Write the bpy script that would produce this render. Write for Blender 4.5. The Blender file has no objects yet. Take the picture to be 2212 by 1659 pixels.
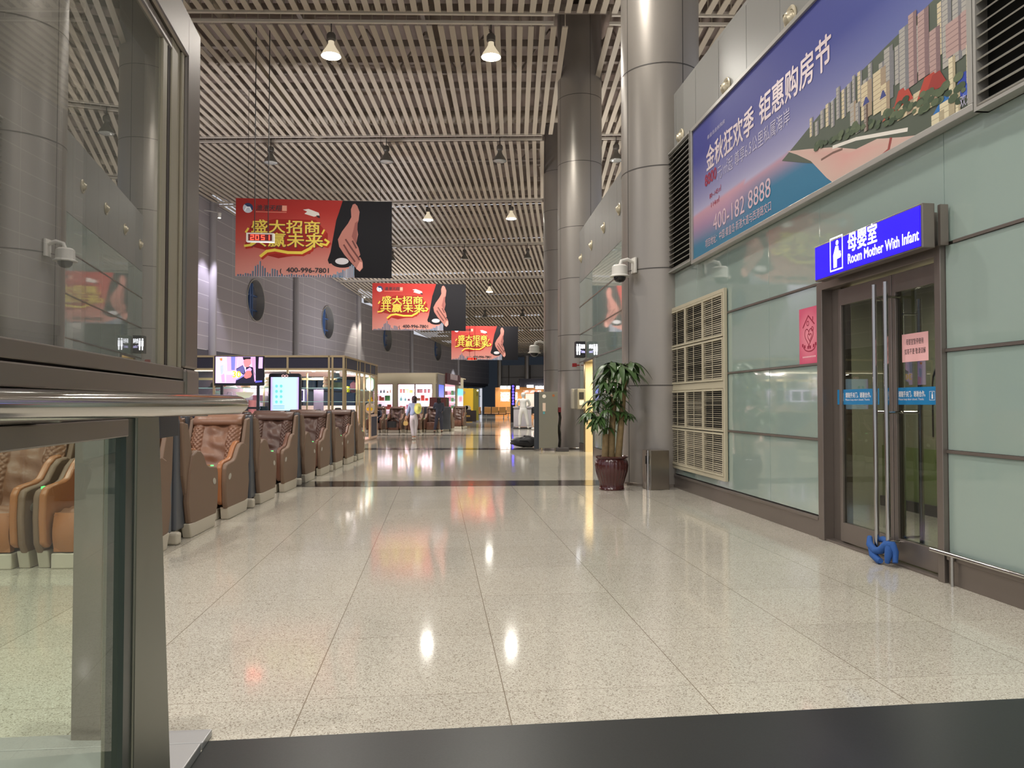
import bpy, math, random
from math import sin, cos, tan, atan2, pi, hypot, radians, sqrt, exp, floor
from mathutils import Vector, Matrix
random.seed(7)
SC = bpy.context.scene
COL = SC.collection
# ------------------------------------------------------------------ camera
FPX, CX, CY, CAMZ = 1661.0, 1106.0, 829.5, 1.27      # focal length / centre in pixels of the 2212x1659 frame
YAW = atan2(CX - 943, FPX); PITCH = atan2(872 - 829.5, FPX)
RC = 226.0                                            # plan radius of the curved concourse
cam = bpy.data.cameras.new('camera'); cam_o = bpy.data.objects.new('camera', cam); COL.objects.link(cam_o)
cam.sensor_fit = 'HORIZONTAL'; cam.sensor_width = 36.0; cam.lens = 36.0 * FPX / 2212.0
cam.clip_start = 0.05; cam.clip_end = 400
FW = Vector((sin(YAW) * cos(PITCH), cos(YAW) * cos(PITCH), sin(PITCH)))
RT = Vector((cos(YAW), -sin(YAW), 0)); UP = RT.cross(FW)
cam_o.matrix_world = Matrix(((RT.x, UP.x, -FW.x, 0), (RT.y, UP.y, -FW.y, 0), (RT.z, UP.z, -FW.z, CAMZ), (0, 0, 0, 1)))
SC.camera = cam_o
# ------------------------------------------------------------------ world, exposure
w = bpy.data.worlds.new('night'); SC.world = w; w.use_nodes = True
w.node_tree.nodes['Background'].inputs[0].default_value = (0.55, 0.56, 0.62, 1)
w.node_tree.nodes['Background'].inputs[1].default_value = 1.1
SC.view_settings.view_transform = 'Standard'; SC.view_settings.look = 'None'
SC.view_settings.exposure = 0.0; SC.view_settings.gamma = 1.0; SC.view_settings.use_curve_mapping = False
SC.cycles.use_denoising = True
SC.cycles.max_bounces = 8; SC.cycles.diffuse_bounces = 5; SC.cycles.glossy_bounces = 4
SC.cycles.transmission_bounces = 6; SC.cycles.transparent_max_bounces = 12
SC.cycles.sample_clamp_indirect = 8.0; SC.cycles.caustics_reflective = False; SC.cycles.caustics_refractive = False
# ------------------------------------------------------------------ coordinates
def W(x, s, z=0.0):
    a = s / RC
    return Vector((RC - (RC - x) * cos(a), (RC - x) * sin(a), z))
def ROT(s): return -s / RC
def ray(px, py): return FW + RT * ((px - CX) / FPX) + UP * ((CY - py) / FPX)
def atX(px, py, X):
    r = ray(px, py); t = X / r.x; return Vector((0, 0, CAMZ)) + r * t
def atY(px, py, Y):
    r = ray(px, py); t = Y / r.y; return Vector((0, 0, CAMZ)) + r * t
def CF(x, y, z=0.0):   # metres right / ahead of the tripod along the lens axis -> world
    return Vector((x * cos(YAW) + y * sin(YAW), -x * sin(YAW) + y * cos(YAW), z))
# ------------------------------------------------------------------ lights
LAMP_Z = 9.87
def alight(name, loc, size, energy, color, parent=None, rot=(0, 0, 0), sizey=None, spread=None):
    l = bpy.data.lights.new(name, 'AREA'); l.energy = energy; l.color = color; l.size = size
    if sizey: l.shape = 'RECTANGLE'; l.size_y = sizey
    if spread: l.spread = spread
    o = bpy.data.objects.new(name, l); COL.objects.link(o); o.location = loc; o.rotation_euler = rot; o.parent = parent
    return o
def slight(name, loc, energy, color, angle, blend, radius=0.05, parent=None, rot=(0, 0, 0)):
    l = bpy.data.lights.new(name, 'SPOT'); l.energy = energy; l.color = color; l.spot_size = angle; l.spot_blend = blend
    l.shadow_soft_size = radius
    o = bpy.data.objects.new(name, l); COL.objects.link(o); o.location = loc; o.rotation_euler = rot; o.parent = parent
    return o
# ------------------------------------------------------------------ materials
def srgb(r, g, b):
    f = lambda c: (c / 255 / 12.92) if c / 255 <= 0.04045 else ((c / 255 + 0.055) / 1.055) ** 2.4
    return (f(r), f(g), f(b), 1)
MATS = {}
def mat(name, col=(0.5, 0.5, 0.5), rough=0.5, metal=0.0, emit=None, estr=0.0, spec=0.5, coat=0.0, noise=0.0, nscale=8.0, bump=0.0, bscale=40.0, trans=0.0, ior=1.5, alpha=None):
    if name in MATS: return MATS[name]
    m = bpy.data.materials.new(name); m.use_nodes = True; nt = m.node_tree; b = nt.nodes['Principled BSDF']
    c = col if len(col) == 4 else (*col, 1)
    b.inputs['Base Color'].default_value = c; b.inputs['Roughness'].default_value = rough; b.inputs['Metallic'].default_value = metal
    b.inputs['Specular IOR Level'].default_value = spec; b.inputs['Coat Weight'].default_value = coat; b.inputs['IOR'].default_value = ior
    b.inputs['Transmission Weight'].default_value = trans
    if alpha is not None: b.inputs['Alpha'].default_value = alpha
    if emit: b.inputs['Emission Color'].default_value = (*emit[:3], 1); b.inputs['Emission Strength'].default_value = estr
    if noise > 0 or bump > 0:
        tc = nt.nodes.new('ShaderNodeTexCoord')
    if noise > 0:
        n = nt.nodes.new('ShaderNodeTexNoise'); n.inputs['Scale'].default_value = nscale; n.inputs['Detail'].default_value = 6
        nt.links.new(tc.outputs['Object'], n.inputs['Vector'])
        mx = nt.nodes.new('ShaderNodeMix'); mx.data_type = 'RGBA'
        mx.inputs[6].default_value = tuple(v * (1 - noise) for v in c[:3]) + (1,)
        mx.inputs[7].default_value = tuple(min(1, v * (1 + noise)) for v in c[:3]) + (1,)
        nt.links.new(n.outputs['Fac'], mx.inputs[0]); nt.links.new(mx.outputs[2], b.inputs['Base Color'])
    if bump > 0:
        n2 = nt.nodes.new('ShaderNodeTexNoise'); n2.inputs['Scale'].default_value = bscale; n2.inputs['Detail'].default_value = 4
        nt.links.new(tc.outputs['Object'], n2.inputs['Vector'])
        bp = nt.nodes.new('ShaderNodeBump'); bp.inputs['Strength'].default_value = bump; bp.inputs['Distance'].default_value = 0.01
        nt.links.new(n2.outputs['Fac'], bp.inputs['Height']); nt.links.new(bp.outputs['Normal'], b.inputs['Normal'])
    MATS[name] = m; return m
def glassmat(name, tint, refl_ior=1.5, rough=0.0, dust=0.0):   # thin architectural glass: Fresnel mirror over tinted see-through
    if name in MATS: return MATS[name]
    m = bpy.data.materials.new(name); m.use_nodes = True; nt = m.node_tree; nt.nodes.clear()
    out = nt.nodes.new('ShaderNodeOutputMaterial'); mx = nt.nodes.new('ShaderNodeMixShader'); lw = nt.nodes.new('ShaderNodeLayerWeight'); pw = nt.nodes.new('ShaderNodeMath'); pw.operation = 'POWER'; fr = nt.nodes.new('ShaderNodeMath'); fr.operation = 'MULTIPLY_ADD'
    tr = nt.nodes.new('ShaderNodeBsdfTransparent'); gl = nt.nodes.new('ShaderNodeBsdfGlossy')
    f0 = ((refl_ior - 1) / (refl_ior + 1)) ** 2; lw.inputs[0].default_value = .5; pw.inputs[1].default_value = 5.0; nt.links.new(lw.outputs['Facing'], pw.inputs[0]); nt.links.new(pw.outputs[0], fr.inputs[0]); fr.inputs[1].default_value = 1 - f0; fr.inputs[2].default_value = f0; tr.inputs[0].default_value = (*tint, 1); gl.inputs['Roughness'].default_value = rough
    nt.links.new(fr.outputs[0], mx.inputs[0]); nt.links.new(tr.outputs[0], mx.inputs[1]); nt.links.new(gl.outputs[0], mx.inputs[2]); nt.links.new(mx.outputs[0], out.inputs[0])
    if dust:
        df = nt.nodes.new('ShaderNodeBsdfDiffuse'); df.inputs[0].default_value = (.42, .41, .36, 1); m2 = nt.nodes.new('ShaderNodeMixShader'); m2.inputs[0].default_value = dust
        nt.links.new(mx.outputs[0], m2.inputs[1]); nt.links.new(df.outputs[0], m2.inputs[2]); nt.links.new(m2.outputs[0], out.inputs[0])
    MATS[name] = m; return m
def printmat(name, rough=0.45, emit=0.0, coat=0.0):
    if name in MATS: return MATS[name]
    m = bpy.data.materials.new(name); m.use_nodes = True; nt = m.node_tree; b = nt.nodes['Principled BSDF']
    a = nt.nodes.new('ShaderNodeVertexColor'); a.layer_name = 'ink'
    nt.links.new(a.outputs[0], b.inputs['Base Color']); b.inputs['Roughness'].default_value = rough; b.inputs['Coat Weight'].default_value = coat; b.inputs['Specular IOR Level'].default_value = .3
    if emit: nt.links.new(a.outputs[0], b.inputs['Emission Color']); b.inputs['Emission Strength'].default_value = emit
    MATS[name] = m; return m
def floormat():
    m = bpy.data.materials.new('terrazzo_floor'); m.use_nodes = True; nt = m.node_tree; b = nt.nodes['Principled BSDF']; L = nt.links.new; N = nt.nodes.new
    g = N('ShaderNodeNewGeometry'); sep = N('ShaderNodeSeparateXYZ'); L(g.outputs['Position'], sep.inputs[0])
    def math_(op, a, v2=None, a2=None):
        n = N('ShaderNodeMath'); n.operation = op
        L(a, n.inputs[0])
        if v2 is not None: n.inputs[1].default_value = v2
        if a2 is not None: L(a2, n.inputs[1])
        return n.outputs[0]
    def line(axis, off, hw):
        t = math_('ADD', sep.outputs[axis], -off + 85.4 * 2); t = math_('DIVIDE', t, 0.854); t = math_('FRACT', t)
        t = math_('SUBTRACT', t, 0.5); t = math_('ABSOLUTE', t); return math_('GREATER_THAN', t, 0.5 - hw)
    gx = line(0, 0.30, 0.0028); gy = line(1, 3.41, 0.0016)
    gr = math_('MAXIMUM', gx, None, gy)
    # per-tile tone
    tx = math_('FLOOR', math_('DIVIDE', math_('ADD', sep.outputs[0], 170.5), 0.854)); ty = math_('FLOOR', math_('DIVIDE', math_('ADD', sep.outputs[1], 167.39), 0.854))
    cmb = N('ShaderNodeCombineXYZ'); L(tx, cmb.inputs[0]); L(ty, cmb.inputs[1])
    wn = N('ShaderNodeTexWhiteNoise'); L(cmb.outputs[0], wn.inputs['Vector'])
    v = N('ShaderNodeTexVoronoi'); v.inputs['Scale'].default_value = 210; L(g.outputs['Position'], v.inputs['Vector'])
    cr = N('ShaderNodeValToRGB'); e = cr.color_ramp.elements; e[0].position = 0.0; e[0].color = srgb(128, 120, 108); e[1].position = 1.0; e[1].color = srgb(214, 210, 198)
    for p, c in ((0.10, srgb(150, 142, 127)), (0.2, srgb(184, 179, 166)), (0.8, srgb(194, 189, 176))): q = e.new(p); q.color = c
    sp = N('ShaderNodeSeparateColor'); L(v.outputs['Color'], sp.inputs[0]); L(sp.outputs[0], cr.inputs[0])
    nz = N('ShaderNodeTexNoise'); nz.inputs['Scale'].default_value = 1.3; nz.inputs['Detail'].default_value = 5; L(g.outputs['Position'], nz.inputs['Vector'])
    tone = N('ShaderNodeMath'); tone.operation = 'MULTIPLY_ADD'; L(wn.outputs[0], tone.inputs[0]); tone.inputs[1].default_value = 0.08; tone.inputs[2].default_value = 0.86
    tone2 = N('ShaderNodeMath'); tone2.operation = 'MULTIPLY_ADD'; L(nz.outputs[0], tone2.inputs[0]); tone2.inputs[1].default_value = 0.14; L(tone.outputs[0], tone2.inputs[2])
    mul = N('ShaderNodeVectorMath'); mul.operation = 'SCALE'; L(cr.outputs[0], mul.inputs[0]); L(tone2.outputs[0], mul.inputs['Scale'])
    mx = N('ShaderNodeMix'); mx.data_type = 'RGBA'; L(gr, mx.inputs[0]); L(mul.outputs[0], mx.inputs[6]); mx.inputs[7].default_value = srgb(132, 122, 108)
    L(mx.outputs[2], b.inputs['Base Color'])
    b.inputs['Roughness'].default_value = 0.08; b.inputs['Specular IOR Level'].default_value = 0.5; b.inputs['IOR'].default_value = 1.5
    n3 = N('ShaderNodeTexNoise'); n3.inputs['Scale'].default_value = 2.2; L(g.outputs['Position'], n3.inputs['Vector'])
    bp = N('ShaderNodeBump'); bp.inputs['Strength'].default_value = 0.018; bp.inputs['Distance'].default_value = 0.02; L(n3.outputs[0], bp.inputs['Height']); L(bp.outputs[0], b.inputs['Normal'])
    MATS['terrazzo_floor'] = m; return m
def wallpanelmat():   # cool metal cladding with joints along z and s (object coordinates: y = along wall, z = up)
    m = bpy.data.materials.new('metal_cladding'); m.use_nodes = True; nt = m.node_tree; b = nt.nodes['Principled BSDF']; L = nt.links.new; N = nt.nodes.new
    uv = N('ShaderNodeUVMap'); sep = N('ShaderNodeSeparateXYZ'); L(uv.outputs[0], sep.inputs[0])
    def ln(out, per, hw):
        d = N('ShaderNodeMath'); d.operation = 'DIVIDE'; L(out, d.inputs[0]); d.inputs[1].default_value = per
        f = N('ShaderNodeMath'); f.operation = 'FRACT'; L(d.outputs[0], f.inputs[0])
        l = N('ShaderNodeMath'); l.operation = 'LESS_THAN'; L(f.outputs[0], l.inputs[0]); l.inputs[1].default_value = hw; return l.outputs[0]
    a = ln(sep.outputs[0], 1.85, 0.016); c = ln(sep.outputs[1], 0.62, 0.05)
    mm = N('ShaderNodeMath'); mm.operation = 'MAXIMUM'; L(a, mm.inputs[0]); L(c, mm.inputs[1])
    mx = N('ShaderNodeMix'); mx.data_type = 'RGBA'; L(mm.outputs[0], mx.inputs[0]); mx.inputs[6].default_value = srgb(170, 165, 170); mx.inputs[7].default_value = srgb(208, 206, 204)
    L(mx.outputs[2], b.inputs['Base Color']); b.inputs['Roughness'].default_value = 0.42; b.inputs['Metallic'].default_value = 0.35
    MATS['metal_cladding'] = m; return m
# ------------------------------------------------------------------ mesh builder
class MB:
    wrap = 60; step = 1e-5
    def __init__(s): s.v = []; s.f = []; s.m = []; s.c = []; s.uv = []; s.mat = 0; s.col = (1, 1, 1, 1)
    def add(s, vs, fs, cols=None):
        o = len(s.v); s.v += [tuple(p) for p in vs]
        for k, f in enumerate(fs):
            s.f.append([o + i for i in f]); s.m.append(s.mat); s.c.append([cols[i] for i in f] if cols else [s.col] * len(f))
        return s
    def box(s, a, b):
        x0, y0, z0 = [min(p, q) for p, q in zip(a, b)]; x1, y1, z1 = [max(p, q) for p, q in zip(a, b)]
        s.nb = getattr(s, 'nb', -1) + 1; e = (s.nb % 5) * 1.6e-4     # keep touching boxes from sharing a plane
        if min(x1 - x0, y1 - y0, z1 - z0) > .006: x0 += e; y0 += e; x1 -= e; y1 -= e; z1 -= e; z0 += e if z0 > .001 else 0
        return s.add([(x0, y0, z0), (x1, y0, z0), (x1, y1, z0), (x0, y1, z0), (x0, y0, z1), (x1, y0, z1), (x1, y1, z1), (x0, y1, z1)],
                     [(0, 3, 2, 1), (4, 5, 6, 7), (0, 1, 5, 4), (1, 2, 6, 5), (2, 3, 7, 6), (3, 0, 4, 7)])
    def hexa(s, p):  # 8 points: bottom 4 ccw, top 4 ccw
        return s.add(p, [(0, 3, 2, 1), (4, 5, 6, 7), (0, 1, 5, 4), (1, 2, 6, 5), (2, 3, 7, 6), (3, 0, 4, 7)])
    def hbox(s, x0, x1, s0, s1, z0, z1, n=1):   # box in concourse coordinates, curved in n pieces
        for k in range(n):
            a = s0 + (s1 - s0) * k / n; b = s0 + (s1 - s0) * (k + 1) / n
            s.hexa([W(x0, a, z0), W(x1, a, z0), W(x1, b, z0), W(x0, b, z0), W(x0, a, z1), W(x1, a, z1), W(x1, b, z1), W(x0, b, z1)])
        return s
    def prism(s, pts, a, b, axis='x'):   # 2-D outline extruded along an axis
        n = len(pts)
        def P(p, t): return {'x': (t, p[0], p[1]), 'y': (p[0], t, p[1]), 'z': (p[0], p[1], t)}[axis]
        vs = [P(p, a) for p in pts] + [P(p, b) for p in pts]
        return s.add(vs, [tuple(range(n)), tuple(range(2 * n - 1, n - 1, -1))] + [(i, i + n, (i + 1) % n + n, (i + 1) % n) for i in range(n)])
    def cyl(s, p0, p1, r0, r1=None, n=16, cap=True):
        r1 = r0 if r1 is None else r1; p0 = Vector(p0); p1 = Vector(p1); d = (p1 - p0).normalized()
        t = Vector((1, 0, 0)) if abs(d.x) < .9 else Vector((0, 1, 0)); u = d.cross(t).normalized(); w_ = d.cross(u)
        vs = []; fs = []
        for k in range(n):
            a = 2 * pi * k / n; q = u * cos(a) + w_ * sin(a); vs += [p0 + q * r0, p1 + q * r1]
        for k in range(n): j = (k + 1) % n; fs.append((2 * k, 2 * k + 1, 2 * j + 1, 2 * j))
        if cap: fs.append(tuple(2 * k for k in range(n))); fs.append(tuple(2 * k + 1 for k in range(n - 1, -1, -1)))
        return s.add(vs, fs)
    def lathe(s, prof, c=(0, 0, 0), n=24, rfun=None):   # prof [(r,z)...]
        vs = []; fs = []; m = len(prof)
        for k in range(n):
            a = 2 * pi * k / n
            for (r, z) in prof:
                rr = r * (rfun(a, z) if rfun else 1); vs.append((c[0] + rr * cos(a), c[1] + rr * sin(a), c[2] + z))
        for k in range(n):
            j = (k + 1) % n
            for i in range(m - 1): fs.append((k * m + i, j * m + i, j * m + i + 1, k * m + i + 1))
        return s.add(vs, fs)
    def ball(s, c, r, nu=16, nv=10, R3=None):
        r = (r, r, r) if not hasattr(r, '__len__') else r; vs = []; fs = []
        for j in range(nv + 1):
            t = pi * j / nv
            for i in range(nu):
                a = 2 * pi * i / nu; p = Vector((r[0] * sin(t) * cos(a), r[1] * sin(t) * sin(a), r[2] * cos(t)))
                if R3: p = R3 @ p
                vs.append((c[0] + p[0], c[1] + p[1], c[2] + p[2]))
        for j in range(nv):
            for i in range(nu): i2 = (i + 1) % nu; fs.append((j * nu + i, (j + 1) * nu + i, (j + 1) * nu + i2, j * nu + i2))
        return s.add(vs, fs)
    def tube(s, pts, r, n=10, cap=True):
        pts = [Vector(p) for p in pts]; rs = r if hasattr(r, '__len__') else [r] * len(pts); vs = []; fs = []; u = None
        for k, p in enumerate(pts):
            d = (pts[min(k + 1, len(pts) - 1)] - pts[max(k - 1, 0)]).normalized()
            if u is None:
                t = Vector((0, 0, 1)) if abs(d.z) < .9 else Vector((1, 0, 0)); u = d.cross(t).normalized()
            u = (u - d * u.dot(d)).normalized(); w_ = d.cross(u)
            for i in range(n): a = 2 * pi * i / n; vs.append(p + (u * cos(a) + w_ * sin(a)) * rs[k])
        for k in range(len(pts) - 1):
            for i in range(n): j = (i + 1) % n; fs.append((k * n + i, k * n + j, (k + 1) * n + j, (k + 1) * n + i))
        if cap: fs.append(tuple(range(n - 1, -1, -1))); fs.append(tuple((len(pts) - 1) * n + i for i in range(n)))
        return s.add(vs, fs)
    def grid(s, fn, nu, nv, cfn=None):
        vs = []; cs = []
        for j in range(nv + 1):
            for i in range(nu + 1):
                vs.append(fn(i / nu, j / nv)); cs.append(cfn(i / nu, j / nv) if cfn else s.col)
        fs = [(j * (nu + 1) + i, j * (nu + 1) + i + 1, (j + 1) * (nu + 1) + i + 1, (j + 1) * (nu + 1) + i) for j in range(nv) for i in range(nu)]
        return s.add(vs, fs, cs)
    def flat(s, pts, col, z=0.0, cols=None):    # coloured flat polygon in local xy
        s.nf = getattr(s, 'nf', -1) + 1; z += (s.nf % s.wrap) * s.step     # every printed patch on its own hair-thin layer
        s.add([(p[0], p[1], z) for p in pts], [tuple(range(len(pts)))], cols or [col] * len(pts)); return s
    def build(s, name, mats, parent=None, smooth=None, ink=False, bevel=0.0, uv=None, recalc=True):
        me = bpy.data.meshes.new(name); me.from_pydata(s.v, [], s.f); me.update()
        mats = mats if isinstance(mats, (list, tuple)) else [mats]
        for m in mats: me.materials.append(m)
        if len(mats) > 1: me.polygons.foreach_set('material_index', s.m)
        if ink:
            ca = me.color_attributes.new('ink', 'FLOAT_COLOR', 'CORNER'); flatc = []
            for f in s.c:
                for c in f: flatc += list(c)
            ca.data.foreach_set('color', flatc)
        if uv:
            ul = me.uv_layers.new(name='UVMap')
            for l in me.loops: ul.data[l.index].uv = uv(me.vertices[l.vertex_index].co)
        if recalc and not ink:
            import bmesh
            b = bmesh.new(); b.from_mesh(me); bmesh.ops.recalc_face_normals(b, faces=b.faces); b.to_mesh(me); b.free()
        if smooth:
            me.polygons.foreach_set('use_smooth', [True] * len(me.polygons)); me.set_sharp_from_angle(angle=radians(smooth))
        o = bpy.data.objects.new(name, me); COL.objects.link(o); o.parent = parent
        if bevel: bv = o.modifiers.new('bevel', 'BEVEL'); bv.width = bevel; bv.segments = 2; bv.limit_method = 'ANGLE'
        return o
def tag(o, label, cat, group=None):
    o['label'] = label; o['category'] = cat
    if group: o['group'] = group
    return o
def thing(name, label, cat, loc=(0, 0, 0), rotz=0.0, group=None):
    o = bpy.data.objects.new(name, None); COL.objects.link(o); o.location = loc; o.rotation_euler = (0, 0, rotz); o.empty_display_size = 0.1
    return tag(o, label, cat, group)
def hthing(name, label, cat, x, s, z=0.0, rotz=0.0, group=None): return thing(name, label, cat, W(x, s, z), ROT(s) + rotz, group)
def struct(o): o['kind'] = 'structure'; return o
def dup(root, loc=None, rotz=None, label=None):
    def cp(o, par):
        c = o.copy(); COL.objects.link(c); c.parent = par
        for ch in list(o.children): cp(ch, c)
        return c
    r = cp(root, None)
    if loc is not None: r.location = loc
    if rotz is not None: r.rotation_euler = (0, 0, rotz)
    if label: r['label'] = label
    return r
def text(name, body, size, m, parent, loc=(0, 0, 0), rot=(0, 0, 0), align='LEFT', ext=0.0, fat=0.0, sx=1.0, spacing=1.0, shear=0.0):
    c = bpy.data.curves.new(name, 'FONT'); c.body = body; c.size = size; c.align_x = align; c.extrude = ext; c.space_character = spacing; c.shear = shear; c.resolution_u = 3
    t = bpy.data.objects.new(name, c); COL.objects.link(t); bpy.context.view_layer.update()
    me = bpy.data.meshes.new_from_object(t.evaluated_get(bpy.context.evaluated_depsgraph_get())); bpy.data.objects.remove(t)
    if fat > 0:   # bold weight: overlapping copies nudged sideways
        vs = [tuple(v.co) for v in me.vertices]; fs = [tuple(p.vertices) for p in me.polygons]; V2 = []; F2 = []; nv = len(vs)
        for i_, (dx, dy) in enumerate(((0, 0), (fat, 0), (-fat, 0), (0, fat), (0, -fat))):
            V2 += [(v[0] + dx, v[1] + dy, v[2] + i_ * .00012) for v in vs]; F2 += [tuple(q + i_ * nv for q in f) for f in fs]
        me = bpy.data.meshes.new(name); me.from_pydata(V2, [], F2)
    me.materials.clear(); me.materials.append(m)
    o = bpy.data.objects.new(name, me); COL.objects.link(o); o.parent = parent; o.location = loc; o.rotation_euler = rot; o.scale = (sx, 1, 1)
    return o
def rrect(x0, y0, x1, y1, r, n=5):
    pts = []
    for (cx, cy, a0) in ((x1 - r, y0 + r, -pi / 2), (x1 - r, y1 - r, 0), (x0 + r, y1 - r, pi / 2), (x0 + r, y0 + r, pi)):
        for k in range(n + 1): a = a0 + pi / 2 * k / n; pts.append((cx + r * cos(a), cy + r * sin(a)))
    return pts
def disc(cx, cy, rx, ry=None, n=24): ry = ry or rx; return [(cx + rx * cos(2 * pi * k / n), cy + ry * sin(2 * pi * k / n)) for k in range(n)]
def stroke(pts, w_):   # polyline outline -> list of quads
    out = []
    for a, b in zip(pts[:-1], pts[1:]):
        d = Vector((b[0] - a[0], b[1] - a[1])); L = d.length or 1e-6; d /= L; n = Vector((-d.y, d.x)) * w_ / 2; e = d * w_ * 0.3
        out.append([(a[0] - e.x + n.x, a[1] - e.y + n.y), (a[0] - e.x - n.x, a[1] - e.y - n.y), (b[0] + e.x - n.x, b[1] + e.y - n.y), (b[0] + e.x + n.x, b[1] + e.y + n.y)])
    return out
def lerp(a, b, t): return tuple(a[i] + (b[i] - a[i]) * t for i in range(len(a)))
#SECTION_MATERIALS
M_floor = floormat(); M_clad = wallpanelmat()
M_granite = mat('black_granite', srgb(38, 40, 40), 0.34, spec=0.35, noise=0.5, nscale=160)
M_stripe = mat('dark_stone_band', srgb(58, 54, 52), 0.10, noise=0.25, nscale=60)
M_slat = mat('beige_ceiling_slat', srgb(188, 176, 158), 0.45)
M_rail = mat('pale_ceiling_rail', srgb(205, 196, 182), 0.4)
M_deck = mat('roof_deck', srgb(150, 134, 124), 0.8, noise=0.4, nscale=0.8)
M_pipe = mat('roof_pipe', srgb(160, 148, 132), 0.6)
M_colm = mat('column_aluminium', srgb(158, 152, 144), 0.36, metal=0.5, noise=0.04, nscale=1.5)
M_joint = mat('dark_joint', srgb(70, 66, 62), 0.5)
M_wglass = mat('green_backpainted_glass', srgb(150, 168, 160), 0.05, spec=0.6, coat=1.0)
M_steel = mat('stainless_steel', srgb(150, 142, 132), 0.28, metal=0.9, noise=0.06, nscale=3)
M_dsteel = mat('dark_bronze_steel', srgb(136, 127, 120), 0.34, metal=0.7, noise=0.06, nscale=3)
M_chrome = mat('polished_steel', srgb(190, 188, 184), 0.12, metal=1.0)
M_band = mat('wall_metal_band', srgb(158, 158, 154), 0.34, metal=0.4)
M_alu = mat('aluminium_frame', srgb(178, 176, 170), 0.35, metal=0.5)
M_louv = mat('louver_blade', srgb(165, 162, 154), 0.45, metal=0.2)
M_black = mat('black_recess', srgb(20, 20, 20), 0.8)
M_white = mat('white_enamel', srgb(225, 222, 214), 0.4)
M_cream = mat('cream_paint', srgb(214, 205, 180), 0.6)
M_vent = mat('cream_vent_frame', srgb(186, 178, 154), 0.5)
M_navy = mat('navy_panel', srgb(48, 46, 66), 0.55)
M_gold = mat('champagne_frame', srgb(190, 168, 132), 0.35, metal=0.5)
M_print = printmat('printed_banner', 0.8)
M_gprint = printmat('printed_vinyl', 0.5)
M_paper = printmat('printed_paper', 0.7)
M_ptfe = mat('text_white_ink', srgb(225, 225, 228), 0.4)
M_lampon = mat('lamp_glow', (1, 1, 1), 0.5, emit=(1.0, 0.97, 0.88), estr=70)
M_lampoff = mat('lamp_glass_off', srgb(170, 170, 165), 0.2, metal=0.3)
M_shade = mat('lamp_reflector', srgb(120, 118, 112), 0.35, metal=0.3)
M_shadelit = mat('lamp_reflector_lit', srgb(200, 190, 170), 0.35, emit=(1.0, 0.85, 0.6), estr=0.6)
M_cable = mat('black_cable', srgb(28, 28, 28), 0.6)
WARM = (1.0, 0.86, 0.68); NEUT = (1.0, 0.94, 0.87)
#SECTION_FLOOR
mb = MB()
mb.add([(-60, -14, 0), (60, -14, 0), (60, 130, 0), (-60, 130, 0)], [(0, 1, 2, 3)])
struct(mb.build('floor', M_floor))
mb = MB()   # near black granite threshold, slightly askew to the tile grid
mb.add([(-0.85, 3.02, 0.003), (-0.85, 1.0, 0.003), (9, 1.0, 0.003), (9, 3.17, 0.003), (3.62, 3.14, 0.003)], [(0, 1, 2, 3, 4)])
mb.add([(-0.85, 3.02, 0.0), (3.62, 3.14, 0.0), (3.62, 3.14, 0.003), (-0.85, 3.02, 0.003)], [(0, 1, 2, 3)])
struct(mb.build('floor', M_granite))
mb = MB()
for s0, s1 in ((11.9, 12.72), (21.25, 22.0), (30.5, 31.2), (41.0, 41.8), (51.5, 52.4), (62, 63)):
    mb.hbox(-13.2, 3.6, s0, s1, -0.02, 0.003, 1)
struct(mb.build('floor', M_stripe))
mb = MB()   # silver door track beside the granite
mb.box((-7, 2.62, 0), (-0.85, 2.93, 0.035)); mb.box((-7, 2.95, 0), (-0.85, 3.07, 0.028)); mb.box((-7, 1.2, 0), (-0.86, 2.6, 0.02))
struct(mb.build('trim_1', mat('silver_track', srgb(165, 165, 165), 0.35, metal=0.3), bevel=0.004))
#SECTION_CEILING
RAILS = [1.8 + 8.35 * k for k in range(-1, 12)]
def ceil_z(s):
    K = [(-99, 10.57), (36, 10.57), (43.6, 10.30), (51.9, 9.75), (60.3, 8.95), (68.6, 8.05), (77, 7.35), (85.3, 7.0), (130, 6.6)]
    for (a, za), (b, zb) in zip(K[:-1], K[1:]):
        if s <= b: return za + (zb - za) * (s - a) / (b - a)
    return 6.6
def gap(x, s): return s > 18.9 and (2.5 if s < 27 else 2.12) < x < 3.42
for k in range(len(RAILS) - 1):
    s0, s1 = RAILS[k] + 0.27, RAILS[k + 1] - 0.42
    mb = MB(); x = -13.1
    while x < 12.0:
        xc = x + 0.07
        if not gap(xc, s1) and not (s0 < 12 < s1 and abs(xc - 3.55) < 0.75 and False):
            z0, z1 = ceil_z(s0), ceil_z(s1)
            p = [W(x, s0, z0), W(x + 0.14, s0, z0), W(x + 0.14, s1, z1), W(x, s1, z1)]
            mb.hexa(p + [q + Vector((0, 0, 0.03)) for q in p])
            if k < 6:
                for q in (0, 2):   # hanger tabs
                    c = (W(x + 0.07, s0, z0) if q == 0 else W(x + 0.07, s1, z1))
                    mb.box((c.x - .012, c.y - .012, c.z + .03), (c.x + .012, c.y + .012, c.z + 0.5))
        x += 0.28
    struct(mb.build('ceiling', M_slat))
mb = MB()
for s in RAILS:
    z = ceil_z(s)
    for ds in (-0.26, 0.18):
        for (xa, xb) in (((-13.15, 2.08), (3.45, 12)) if s > 12 else ((-13.15, 12),)):
            n = max(1, int((xb - xa) / 4))
            for i in range(n):
                a = xa + (xb - xa) * i / n; b = xa + (xb - xa) * (i + 1) / n
                mb.hbox(a, b, s + ds - 0.035, s + ds + 0.035, z + 0.02, z + 0.09)
struct(mb.build('trim_2', M_rail))
mb = MB()
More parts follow.
